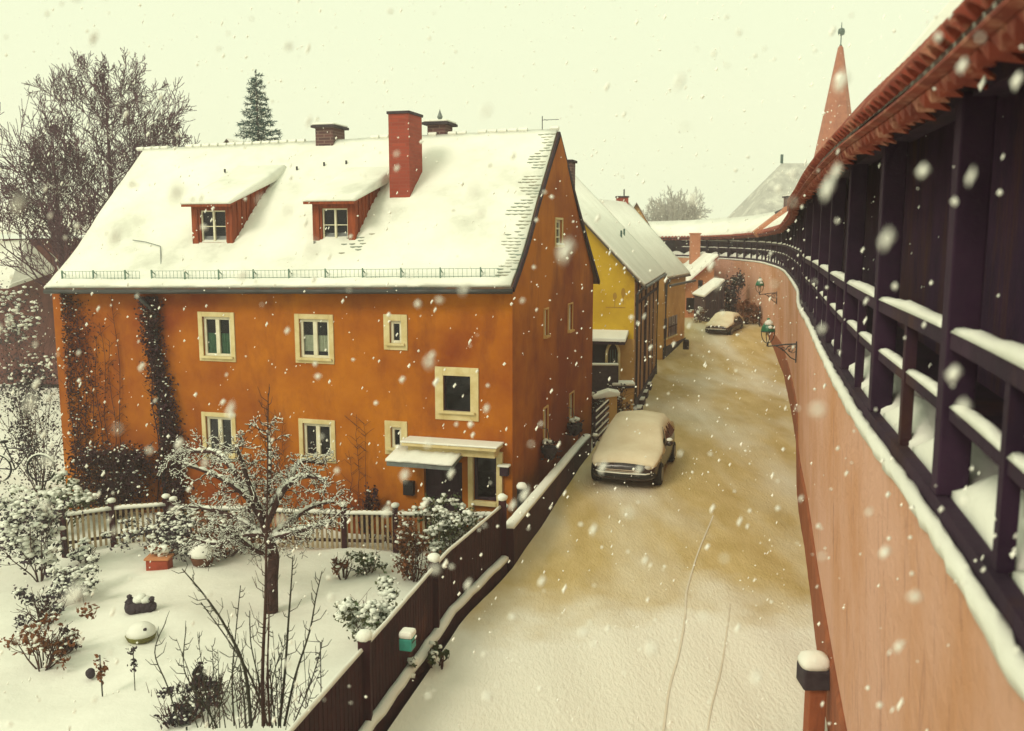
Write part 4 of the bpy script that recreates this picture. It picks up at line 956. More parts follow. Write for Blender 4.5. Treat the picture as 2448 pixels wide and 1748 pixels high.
# ------------------------------------------------------------------ garden
def garden():
    rng = random.Random(9)
    # old fruit tree laden with snow
    b = Z(648, 1452, GZ); T = thing('fruit_tree', 'old crooked fruit tree with snow laden spreading branches in the garden', 'tree', b+V((0, 0, -.05)))
    at = lambda px, py, dy=0: Y(px, py, b.y+dy)
    tr = MB(); f0 = at(640, 1330); f1 = at(655, 1300, .1)
    tr.tube([b+V((0, 0, -.1)), at(650, 1390), at(655, 1330), at(645, 1290), at(630, 1250)], [.14, .12, .11, .10, .08], 8); tr.build('trunk', 'bark', T, smooth=True)
    m = MB(); s = MB()
    limbs = [((655, 1330), [(610, 1315), (570, 1285), (535, 1260)], -.3), ((650, 1300), [(600, 1260), (530, 1225), (450, 1210)], .3), ((645, 1290), [(690, 1250), (740, 1215), (790, 1200)], .2), ((635, 1260), [(590, 1190), (520, 1140), (440, 1110)], -.2),
             ((635, 1260), [(680, 1170), (730, 1140), (780, 1150)], -.3), ((630, 1250), [(640, 1170), (645, 1100), (640, 1030)], .1), ((645, 1290), [(700, 1275), (745, 1262), (790, 1250)], -.5), ((632, 1240), [(560, 1130), (520, 1085), (470, 1080), (425, 1085)], .25),
             ((635, 1225), [(690, 1150), (720, 1105), (770, 1110)], .4), ((640, 1280), [(590, 1280), (520, 1300), (470, 1290)], .2), ((632, 1240), [(600, 1170), (580, 1110), (565, 1070)], -.5)]
    for st, pts, dy in limbs:
        P3 = [at(*st)]+[at(x, y, dy*(i+1)) for i, (x, y) in enumerate(pts)]; P3 = [V(p) for p in catmull([tuple(p) for p in P3], 4)]
        n = len(P3); rs = [.06*(1-.75*i/n)+.006 for i in range(n)]; m.tube(P3, rs, 6)
        for a, c, r in zip(P3, P3[1:], rs):
            if rng.random() < .92: s.tube([a+V((0, 0, r*.8)), a.lerp(c, .5)+V((0, 0, r*.8+.02)), c+V((0, 0, r*.8))], [r*.6, r*.75+.012, r*.6], 6)
        for i in range(2, n, 1):
            for q in range(2):
                d = (P3[i]-P3[i-1]).normalized()*.5+rv(rng)*.8; d.z = d.z*.55+rng.choice((.35, .1, -.1)); grow(m, s, P3[i], d, rng.uniform(.2, .55), .013, 2, rng, (3, 4), .42, .02, .85, .0055, .0095, 4, 4, .6)
    m.build('branches', 'bark', T); s.build('snow_load', 'snow_clump', T, smooth=True)
    # slender young tree in front with upturned whorls
    yy = 11.3
    def stem(mb, pts, r0, twigs, y=yy, r1=.006, tl=.42, start=.1, dyr=.0):
        P3 = [Y(px, py, y+dyr*i) for i, (px, py) in enumerate(pts)]; P3 = [V(p) for p in catmull([tuple(p) for p in P3], 5)]; n = len(P3)
        mb.tube(P3, [r0+(r1-r0)*i/(n-1) for i in range(n)], 6)
        for i in range(twigs):
            t = start+(1-start)*(i+rng.random())/twigs; k = min(int(t*(n-1)), n-2); p = P3[k].lerp(P3[k+1], t*(n-1)-k); d = (P3[k+1]-P3[k]).normalized()
            sd = rv(rng); sd = (sd-d*sd.dot(d)).normalized(); L = tl*rng.uniform(.5, 1.1)*(1.1-.5*t)
            a1 = p+(d*.35+sd*.65)*L*.5; a2 = a1+(d*.8+sd*.35)*L*.5
            mb.tube([p, a1, a2], [.007, .005, .0028], 4)
            if rng.random() < .5: mb.tube([a1, a1+(d*.7+rv(rng)*.5)*L*.4], [.004, .0025], 3)
        return P3
    b = Z(632, 1722, GZ); b.y = yy
    T = thing('young_tree', 'slender bare young tree with upturned twigs rising in front of the fruit tree', 'tree', (Y(632, 1720, yy).x, yy, GZ))
    m = MB(); stem(m, [(630, 1735), (628, 1600), (634, 1450), (637, 1300), (640, 1120), (641, 940)], .028, 54, start=.25, tl=.5); stem(m, [(645, 1735), (640, 1600), (643, 1480), (640, 1420)], .018, 4); m.build('trunk', 'twig', T)
    T = thing('bare_shrub', 'large leafless shrub with long spreading stems at the bottom of the garden', 'shrub', (Y(660, 1720, yy).x, yy, GZ))
    m = MB()
    for pts, r, tw in (([(600, 1735), (585, 1600), (540, 1500), (490, 1425), (435, 1360)], .026, 20), ([(640, 1735), (600, 1620), (545, 1530), (480, 1440)], .016, 10), ([(668, 1735), (680, 1620), (690, 1480), (697, 1385), (700, 1330)], .022, 16), ([(680, 1735), (705, 1620), (740, 1510), (755, 1430), (770, 1365)], .02, 14),
                       ([(560, 1735), (555, 1620), (565, 1500), (575, 1400)], .012, 10), ([(600, 1740), (620, 1650), (600, 1540), (597, 1460)], .012, 8), ([(700, 1735), (740, 1640), (765, 1560), (770, 1530)], .012, 8), ([(520, 1740), (480, 1670), (440, 1600), (445, 1500)], .012, 10), ([(500, 1740), (545, 1640), (570, 1560)], .01, 8),
                       ([(430, 1735), (400, 1640), (370, 1560), (395, 1490)], .010, 8), ([(660, 1735), (650, 1640), (670, 1560)], .012, 9), ([(720, 1735), (790, 1660), (840, 1610)], .01, 7)):
        stem(m, pts, r, tw, start=.15, tl=.38, y=yy+rng.uniform(-.4, .4))
    for i in range(16):
        x0 = rng.uniform(470, 760); h = rng.uniform(90, 260); lean = (x0-610)*rng.uniform(.1, .5)+rng.uniform(-25, 25)
        stem(m, [(x0, 1740), (x0+lean*.3, 1740-h*.4), (x0+lean*.7, 1740-h*.75), (x0+lean, 1740-h)], .008, 8, start=.2, tl=.28, y=yy+rng.uniform(-.6, .6), r1=.003)
    m.build('stems', 'twig_green', T)
    s = MB()
    for i in range(240):
        p = Y(rng.gauss(600, 90), rng.uniform(1640, 1745), yy+rng.uniform(-.3, .3)); s.tube([p, p+V((rng.uniform(-.2, .2), rng.uniform(-.1, .1), rng.uniform(.1, .35)))], [.006, .003], 3)
    s.build('undergrowth', 'twig', T)
    # shrubs of many kinds
    def sb(px, py, wpx, hpx, z, n, lm, lab, name='snowy_shrub', cat='shrub', **k):
        p = Z(px, py, z); sc = p.y/FPX*1.03; return shrub(name, lab, cat, p, wpx*sc, hpx*sc, n, lm, random.Random(px), **k)
    sb(95, 1385, 170, 210, GZ, 900, 'leaf_dark', 'tall snow covered hedge shrub at the left edge of the garden', snow_n=330, snow_r=.075)
    sb(150, 1270, 130, 130, GZ, 500, 'leaf_green', 'rounded shrub heaped with snow left of the picket fence', snow_n=280, snow_r=.08)
    sb(200, 1340, 75, 55, GZ, 260, 'leaf_dark', 'small bluish snowy shrub at the foot of the left picket fence', snow_n=150, snow_r=.06)
    sb(185, 1430, 130, 80, GZ, 420, 'leaf_dark', 'low snow dusted shrub between the left hedge and the lawn', snow_n=260, snow_r=.055)
    sb(110, 1490, 130, 90, GZ, 240, 'leaf_dark', 'sparse twiggy shrub by the left edge of the lawn', snow_n=60, snow_r=.04, stems=14)
    sb(100, 1600, 170, 130, GZ, 320, 'leaf_rust', 'rust coloured shrub in the lower left corner of the garden', snow_n=60, snow_r=.04, stems=14)
    sb(150, 1560, 90, 60, GZ, 110, 'leaf_dark', 'sparse low plant on the lawn near the lower left corner', snow_n=20, snow_r=.03, stems=10)
    sb(430, 1740, 150, 90, GZ, 350, 'leaf_dark', 'dense low plant at the bottom of the garden left of the bare shrub', snow_n=60, snow_r=.03, stems=10)
    sb(500, 1690, 90, 110, GZ, 190, 'leaf_dark', 'thin dark twiggy plant beside the bare shrub', snow_n=12, snow_r=.03, stems=14)
    sb(395, 1330, 220, 95, GZ, 800, 'leaf_dark', 'dark tangled bush against the picket fence behind the red planter', snow_n=240, snow_r=.055)
    sb(540, 1330, 200, 110, GZ, 800, 'leaf_rust', 'brown bush beneath the fruit tree by the picket fence', snow_n=230, snow_r=.05, stems=14)
    sb(990, 1390, 110, 160, GZ, 700, 'leaf_rust', 'rusty brown bush against the picket fence near the street corner', snow_n=120, snow_r=.045, stems=12)
    sb(1075, 1345, 140, 160, GZ, 900, 'leaf_green', 'green bush heaped with snow beside the street fence post', snow_n=460, snow_r=.06, stems=10)
    sb(880, 1370, 110, 55, GZ, 260, 'leaf_green', 'low greenish plant poking out of the snow in front of the picket fence', snow_n=60, snow_r=.04)
    sb(820, 1380, 45, 70, GZ, 140, 'leaf_rust', 'small rust brown plant right of the fruit tree', snow_n=12, snow_r=.04, stems=9)
    sb(885, 1545, 170, 135, GZ, 700, 'leaf_green', 'wide green bush under thick snow close to the street fence', snow_n=520, snow_r=.062)
    sb(1150, 1300, 70, 80, GZ, 350, 'leaf_dark', 'small dark bush squeezed between the picket fence and street fence', snow_n=60, snow_r=.05)
    shrub('wall_bush', 'broad dark purple bush against the left part of the orange facade', 'shrub', FF.p(10.4, GZ, .55), 2.5, 1.95, 3400, 'vine', random.Random(3), snow_n=170, snow_r=.04, stems=22, wd=.9)
    p = FF.p(3.45, GZ, .35); shrub('slender_bush', 'slender dark upright bush against the orange wall beside the door', 'shrub', p, .5, 1.35, 420, 'vine', random.Random(2), snow_n=14, snow_r=.04)
    sb(95, 1180, 150, 330, GZ, 1500, 'leaf_dark', 'tall dark ivy mass left of the orange house corner', name='ivy_bush', snow_n=160, snow_r=.05, stems=14, flat=True)
    sb(60, 1010, 120, 330, GZ, 1200, 'leaf_dark', 'tall snow specked evergreen at the left edge behind the house corner', name='evergreen_tree', cat='tree', snow_n=200, snow_r=.08, stems=12)
    # red planter with ornaments
    b = Z(382, 1362, GZ); T = thing('planter', 'small red brick coloured planter box filled with snow on the lawn', 'planter', b)
    m = MB(); m.box((-.24, -.16, 0), (.24, .16, .26), o=b); m.build('box', 'ceramic_red', T, bevel=.02); m = MB(); m.box((-.27, -.19, .26), (.27, .19, .31), o=b); m.build('rim', 'plaster_pink', T, bevel=.015)
    m = MB()
    for i in range(9): m.blob(b+V((rng.uniform(-.17, .17), rng.uniform(-.08, .1), .34+rng.uniform(0, .16))), rng.uniform(.09, .15), rng, .15, .8)
    m.build('snow_heap', 'snow_clump', T, smooth=True); m = MB()
    for i in range(60): leaf(m, b+V((rng.gauss(0, .13), rng.gauss(0, .08), .38+rng.random()*.18)), .05, rng)
    m.build('plant', 'leaf_rust', T)
    # clay oven-like pot with white dome lid
    b = Z(485, 1355, GZ); T = thing('garden_pot', 'brown round pot with a smooth white snow dome and dark knob', 'pot', b)
    m = MB(); m.lathe([(.12, 0), (.21, .08), (.25, .2), (.24, .27)], b, 18); m.build('pot', 'clay_brown', T, smooth=True); m = MB(); m.lathe([(.27, .27), (.26, .36), (.21, .48), (.13, .57), (.05, .61), (0, .615)], b, 20); m.build('snow_dome', 'snow', T, smooth=True); m = MB(); m.lathe([(.05, .60), (.055, .64), (.03, .66)], b, 8); m.build('knob', 'metal_dark', T)
    # dark stone ornament
    b = Z(338, 1465, GZ); T = thing('stone_ornament', 'dark jagged stone ornament topped with snow in the middle of the lawn', 'ornament', b)
    m = MB()
    for dx, dz, r in ((-.2, .22, .10), (-.16, .12, .14), (-.02, .10, .15), (.1, .1, .14), (.2, .12, .1), (.22, .28, .06), (-.22, .32, .05)): m.blob(b+V((dx, rng.uniform(-.05, .05), dz)), r, rng, .25, .9, True)
    m.build('stone', 'stone_dark', T)
    m = MB()
    for dx, dz, r in ((-.06, .25, .12), (.08, .25, .11), (0, .3, .1)): m.blob(b+V((dx, .04, dz)), r, rng, .1, .7, True)
    m.build('snow_cap', 'snow_clump', T, smooth=True)
    b = Z(338, 1532, GZ); T = thing('garden_bowl', 'low mossy stone bowl with a rounded heap of snow on the lawn', 'bowl', b)
    m = MB(); m.lathe([(.16, 0), (.24, .05), (.27, .13), (.25, .15)], b, 16); m.build('bowl', 'moss_stone', T, smooth=True); m = MB(); m.lathe([(.26, .13), (.25, .22), (.17, .30), (.05, .34), (0, .345)], b, 16); m.build('snow_heap', 'snow', T, smooth=True); m = MB(); m.blob(b+V((.13, -.13, .275)), .04, rng, .2); m.build('pebble', 'stone_dark', T)
    # stakes
    b = Z(245, 1665, GZ); T = thing('garden_stake', 'thin stake carrying a rust red ornament at the lower left of the lawn', 'stake', b)
    t = Y(245, 1566, b.y); h = t.z-b.z; m = MB(); m.tube([b, b+V((0, 0, h))], .012, 5); m.build('stick', 'metal_dark', T); m = MB()
    for i in range(60): leaf(m, b+V((rng.gauss(0, .045), rng.gauss(0, .045), h*.65+rng.gauss(0, .09))), .045, rng)
    m.build('ornament', 'leaf_rust', T)
    b = Z(323, 1655, GZ); T = thing('dry_stalk', 'thin grey stalk with two dry seed heads on the lawn', 'plant', b)
    t = Y(323, 1545, b.y); h = t.z-b.z; m = MB(); m.tube([b, b+V((.01, 0, h))], .008, 4); m.build('stalk', 'twig_green', T); m = MB()
    for zc in (.62, .92):
        for i in range(30): leaf(m, b+V((rng.gauss(0, .03), rng.gauss(0, .03), h*zc+rng.gauss(0, .05))), .035, rng)
    m.build('seed_head', 'leaf_dark', T)
    b = Z(217, 1618, GZ); m = MB(); m.blob(b+V((0, 0, .06)), .075, rng, .2, 1.2, True); o = m.build('garden_stone', 'stone_dark', smooth=True); tag(o, 'small dark stone poking out of the snow beside the rust ornament stake', 'stone')
    # bicycle wheel arch at the left: a snowed-in bicycle leaning by the house corner
    c = Y(98, 1115, 21.5); T = thing('bicycle', 'bicycle with snow on its tyres parked left of the orange house', 'bicycle', (c.x, c.y, GZ))
    def wheel(cc):
        m = MB(); m.tube([cc+V((math.cos(a*math.pi/12)*.33, 0, math.sin(a*math.pi/12)*.33)) for a in range(25)], .022, 6, False); w_ = m.build('wheel', 'rubber', T, smooth=True)
        m = MB()
        for a in range(10): m.tube([cc, cc+V((math.cos(a*math.pi/5)*.31, 0, math.sin(a*math.pi/5)*.31))], .003, 3)
        m.build('spokes', 'rim', w_); m = MB(); m.tube([cc+V((math.cos(a*math.pi/12)*.36, 0, math.sin(a*math.pi/12)*.36)) for a in range(2, 11)], .022, 6); m.build('tyre_snow', 'snow_clump', w_, smooth=True)
    g = V((c.x, c.y, c.z-.05)); wheel(g+V((0, 0, 0))); wheel(g+V((-1.05, 0, 0)))
    m = MB(); A_, B_, C_, D_ = g+V((-1.05, 0, 0)), g+V((-.62, 0, -.03)), g+V((-.78, 0, .5)), g+V((-.2, 0, .48))
    for a, b_ in ((A_, B_), (A_, C_), (B_, C_), (B_, D_), (C_, D_), (D_, g), (C_, C_+V((-.05, 0, .12))), (D_, D_+V((-.06, 0, .18)))): m.tube([a, b_], .016, 5)
    m.build('frame', 'black_paint', T); m = MB(); m.blob(C_+V((-.06, 0, .15)), .11, rng, .1, .4); m.build('saddle', 'rubber', T)
    m = MB(); q = D_+V((-.06, 0, .18)); m.tube([q+V((.1, -.25, .02)), q, q+V((.1, .25, .02))], .014, 5); m.build('handlebar', 'metal_dark', T)
    gm = MB(); 
    # birdhouse-green feeder wire stand right of bare shrub
    b = Y(763, 1640, 11.6); T = thing('wire_trellis', 'thin wire trellis with a dangling dark ornament at the lower right of the garden', 'trellis', (b.x, b.y, GZ))
    m = MB(); m.tube([V((b.x, b.y, GZ)), Y(766, 1535, 11.6)], .007, 4); m.tube([Y(766, 1535, 11.6), Y(725, 1532, 11.6), V((Y(735, 1600, 11.6).x, b.y, GZ))], .006, 4); m.tube([Y(726, 1560, 11.6), Y(765, 1560, 11.6)], .004, 4); m.build('frame', 'metal_dark', T)
    m = MB()
    for i in range(40): leaf(m, Y(760+rng.gauss(0, 4), rng.uniform(1560, 1620), 11.55), .02, rng)
    m.build('ornament', 'leaf_dark', T)
garden()

def climbers():
    rng = random.Random(15)
    def climber(lab, stems, n, shape, mats, leaf_s=.05, snow=0, name='climbing_vine'):
        T = thing(name, lab, 'climber', FF.p(stems[0][0], GZ, .05)); m = MB()
        for (a, z0, z1, wob, r) in stems:
            k = 12; ph = rng.uniform(0, 6); m.tube([FF.p(a+wob*math.sin(ph+i*.9)+rng.uniform(-.02, .02), z0+(z1-z0)*i/k, .04+r) for i in range(k+1)], [r*(1-.6*i/k) for i in range(k+1)], 5)
            for q in range(int((z1-z0)*7)):
                z = rng.uniform(z0, z1); d = rng.choice((-1, 1)); L = rng.uniform(.08, .35); aa = a+wob*math.sin(ph+(z-z0)/(z1-z0)*12*.9)
                m.tube([FF.p(aa, z, .05), FF.p(aa+d*L*.6, z+L*.5, .07), FF.p(aa+d*L, z+L*rng.uniform(.1, 1.0), .05)], [.006, .005, .003], 3)
        m.build('stems', mats[0], T)
        if n:
            f = MB()
            for i in range(n):
                a, z, d = shape(); leaf(f, FF.p(a, z, d), leaf_s*rng.uniform(.5, 1.3), rng)
            f.build('foliage', mats[1], T)
        if snow:
            f = MB()
            for i in range(snow):
                a, z, d = shape(); f.blob(FF.p(a, z, d+.03), rng.uniform(.012, .035), rng, .2, .6)
            f.build('snow_load', 'snow_clump', T, smooth=True)
    def col():
        z = rng.uniform(GZ, 4.9); c = 9.32-.14*math.sin((z+1)*.9)-.05*(4.9-z); wdt = .20+.06*(4.9-z)**.8*.55
        return c+rng.gauss(0, wdt*.6), z, abs(rng.gauss(.12, .08))+.02
    climber('thick dark ivy column growing up the downpipe on the orange facade', [(9.3, GZ, 4.9, .07, .03), (9.5, GZ, 4.3, .08, .02), (9.1, GZ, 2.8, .06, .02)], 6000, col, ('vine', 'vine'), .045, 130)
    def fan():
        z = rng.uniform(GZ, 4.95); a = 12.2-abs(rng.gauss(0, .62))*(.5+.5*math.sin(max(0, min(1, (4.9-z)/4))*2.2)); return max(a, 10.4), z, abs(rng.gauss(.05, .03))+.015
    climber('reddish brown vine with long bare stems covering the left end of the orange facade', [(12.1-.22*i, GZ, rng.uniform(3.3, 4.95), .06, .013) for i in range(8)], 4200, fan, ('vine', 'vine'), .034, 90)
    climber('bare wiry climber with four thin canes between the two ground floor windows', [(6.25, GZ, 2.3, .02, .012), (6.05, GZ, 2.2, .02, .010), (5.85, GZ, 2.0, .03, .008), (6.5, GZ, 1.8, .03, .008)], 0, None, ('vine', 'vine'))
    climber('faint bare climber on the orange wall left of the small window', [(3.85, GZ, 2.2, .02, .009), (3.65, GZ, 2.0, .02, .008), (4.05, GZ, 1.3, .03, .008)], 0, None, ('vine', 'vine'))
climbers()

# ------------------------------------------------------------------ fences
def picket(lab, pts, zt, zb, gaps=(), rail_snow=True, name='picket_fence', pitch=.115):
    rng = random.Random(len(lab)); T = thing(name, lab, 'fence', (pts[0].x, pts[0].y, zb), 'picket fences of the garden')
    p = MB(); r = MB(); s = MB()
    for a, b in zip(pts, pts[1:]):
        L = (b-a).length; d = (b-a)/L; nrm = V((d.y, -d.x, 0)); n = int(L/pitch)
        for i in range(n):
            q = a+d*(i+.5)*L/n; h = zt+rng.uniform(-.01, .015)
            x0, x1, z0 = -.028, .028, zb+.06
            vs = [q+d*x+nrm*y+V((0, 0, z-q.z)) for y in (0, .022) for x, z in ((x0, z0), (x1, z0), (x1, h-.04), (0, h), (x0, h-.04))]
            p.add(vs, [(0, 1, 2, 3, 4), (9, 8, 7, 6, 5)]+[(k, (k+1) % 5, 5+(k+1) % 5, 5+k) for k in range(5)])
        for z in (zt-.16, zb+.25):
            A_, B_ = V((a.x, a.y, z))-nrm*.022, V((b.x, b.y, z))-nrm*.022; r.bar(A_, B_, .04, .07)
        A_, B_ = V((a.x, a.y, zt-.085)), V((b.x, b.y, zt-.085)); k = max(3, int(L/.2)); rings = []
        for i in range(k+1):
            q = A_.lerp(B_, i/k); t = .05+rng.uniform(-.012, .018); rings.append([q+nrm*.06-V((0, 0, .035)), q+nrm*.055+V((0, 0, t*.6)), q+V((0, 0, t)), q-nrm*.05+V((0, 0, t*.6)), q-nrm*.06-V((0, 0, .035))])
        s.loft(rings)
    p.build('pickets', 'wood_picket', T); r.build('rails', 'wood_fence', T)
    if rail_snow: s.build('rail_snow', 'snow', T, smooth=True)
    for q in pts:
        m = MB(); m.box((-.06, -.06, zb-.1), (.06, .06, zt+.06), o=V((q.x, q.y, 0))); po = m.build('post', 'wood_fence', T); m = MB(); m.blob(V((q.x, q.y, zt+.1)), .1, rng, .08, .65, True); m.build('snow_cap', 'snow_clump', po, smooth=True)
picket('pale picket fence with a snowy top rail in the left corner of the garden', [Z(150, 1232, .12), Z(268, 1216, .12), Z(398, 1206, .12)], .22, GZ)
picket('long picket fence below the orange facade partly hidden by snowy bushes', [Z(415, 1212, .12), Z(600, 1218, .12), Z(822, 1226, .12), Z(945, 1228, .12), Z(1105, 1230, .12), Z(1205, 1230, .12)], .22, GZ)

def street_fence():
    rng = random.Random(31)
    def LP(y, off=0): return V((fl_x(y)-off, y, 0))
    T = thing('board_fence', 'tall dark board fence on a low snow topped base wall between garden and street', 'fence', LP(12))
    # base wall, snow ledge
    m = MB(); s = MB(); ys = [-6+i*.5 for i in range(47)]; rings = []; rs = []
    for y in ys:
        rings.append([LP(y, .42)+V((0, 0, -.95)), LP(y, .42)+V((0, 0, .27)), LP(y, .09)+V((0, 0, .27)), LP(y, .05)+V((0, 0, -.3))])
    m.loft(rings); m.build('base_wall', 'wood_fence', T)
    y = -6
    while y <= 17.1:
        j = rng.uniform(-.012, .012); rs.append([LP(y, .18)+V((0, 0, .26)), LP(y, .18)+V((0, 0, .35+j)), LP(y, .12+j)+V((0, 0, .35+j)), LP(y, .065+j*1.5)+V((0, 0, .32+j)), LP(y, .055+j*1.5)+V((0, 0, .255))]); y += .25
    s.loft(rs); s.build('ledge_snow', 'snow', T, smooth=True)
    b = MB(); y = -6.
    zt = lambda y: 1.30
    while y < 17.0:
        a, c = LP(y, .22), LP(y+.098, .22); h = zt(y)+rng.uniform(-.012, .012); d = (c-a).normalized(); n = V((d.y, -d.x, 0))
        vs = [q+n*w_+V((0, 0, z)) for w_ in (0, .022) for q, z in ((a, .28), (c, .28), (c, h-.03), ((a+c)/2, h), (a, h-.03))]
        b.add(vs, [(0, 1, 2, 3, 4), (9, 8, 7, 6, 5)]+[(k, (k+1) % 5, 5+(k+1) % 5, 5+k) for k in range(5)]); y += .112
    b.build('boards', 'wood_fence', T)
    r = MB()
    for z in (.5, 1.1):
        for y in range(-6, 17): r.bar(LP(y, .26)+V((0, 0, z)), LP(y+1, .26)+V((0, 0, z)), .05, .08)
    r.build('rails', 'wood_fence', T)
    s = MB(); y = -6.; rs = []
    while y < 17: 
        j = rng.uniform(-.006, .008); rs.append([LP(y, .24)+V((0, 0, 1.29)), LP(y, .235)+V((0, 0, 1.32+j)), LP(y, .21)+V((0, 0, 1.335+j)), LP(y, .185)+V((0, 0, 1.29))]); y += .2
    s.loft(rs); s.build('top_snow', 'snow', T, smooth=True)
    for y in (2.6, 5.4, 8.2, 11.0, 13.8, 17.1):
        m = MB(); m.box((-.075, -.075, -.5), (.075, .075, 1.42), o=LP(y, .2)); po = m.build('post', 'wood_fence', T, bevel=.01); m = MB(); m.blob(LP(y, .2)+V((0, 0, 1.46)), .105, rng, .1, .75, True); m.build('snow_cap', 'snow_clump', po, smooth=True)
    # low wall along the gable
    T = thing('low_wall', 'low dark brown wall with a snowy top running along the orange gable', 'wall', LP(21))
    m = MB(); s = MB(); rings = []; rs = []; y = 17.25
    while y < 27:
        h = .80-.05*(y-17.2)*.6; w0 = -.0
        rings.append([LP(y, .26)+V((0, 0, -.9)), LP(y, .26)+V((0, 0, h)), LP(y, .04)+V((0, 0, h)), LP(y, .0)+V((0, 0, -.3))]); j = rng.uniform(-.008, .008)
        rs.append([LP(y, .28)+V((0, 0, h-.01)), LP(y, .25)+V((0, 0, h+.045+j)), LP(y, .15)+V((0, 0, h+.06+j)), LP(y, .05)+V((0, 0, h+.04+j)), LP(y, .02)+V((0, 0, h-.01))]); y += .25
    m.loft(rings); m.build('wall', 'wood_fence', T); s.loft(rs); s.build('top_snow', 'snow', T, smooth=True)
    # snowy tufts along the street foot
    for (px, py, lab) in ((1045, 1595, 'small weed poking out of the snow at the foot of the board fence'), (975, 1630, 'white snow covered tuft leaning over the base wall near the bottom')):
        p = Z(px, py, .05); shrub('weed_tuft', lab, 'plant', p, .35, .4, 90, 'leaf_green', rng, snow_n=(10 if px == 1045 else 60), snow_r=.06, stems=6)
    # teal letterbox on fence
    c = Y(976, 1534, 11.9); T = thing('letterbox', 'teal letterbox with snow on its lid fixed to the dark board fence', 'letterbox', c)
    m = MB(); d = (LP(12.4)-LP(11.4)).normalized(); n = V((d.y, -d.x, 0)); m.box((-.10, -.10, -.10), (.10, .08, .07), (d, n, V((0, 0, 1))), c); m.build('box', 'teal_box', T, bevel=.015)
    m = MB(); m.box((-.11, -.11, .07), (.11, .09, .17), (d, n, V((0, 0, 1))), c); m.build('lid_snow', 'snow', T, bevel=.04); m = MB(); m.box((-.07, .08, .01), (.07, .086, .03), (d, n, V((0, 0, 1))), c); m.build('slot', 'black_paint', T)
    # black bin with snow cap by the gable foot
    a, z = FF.hit(1246, 1200, .3)
    c = Y(1247, 1204, 20.2); T = thing('rain_barrel', 'black barrel with a domed snow cap at the foot of the gable', 'barrel', V((c.x, c.y, c.z)))
    m = MB(); m.lathe([(.10, -.75), (.105, 0), (.115, .1), (.105, .3), (.10, .36)], V((c.x, c.y, c.z)), 14); m.build('barrel', 'black_paint', T, smooth=True); m = MB(); m.lathe([(.115, .36), (.12, .42), (.08, .48), (0, .5)], V((c.x, c.y, c.z)), 14); m.build('snow_cap', 'snow', T, smooth=True)
street_fence()

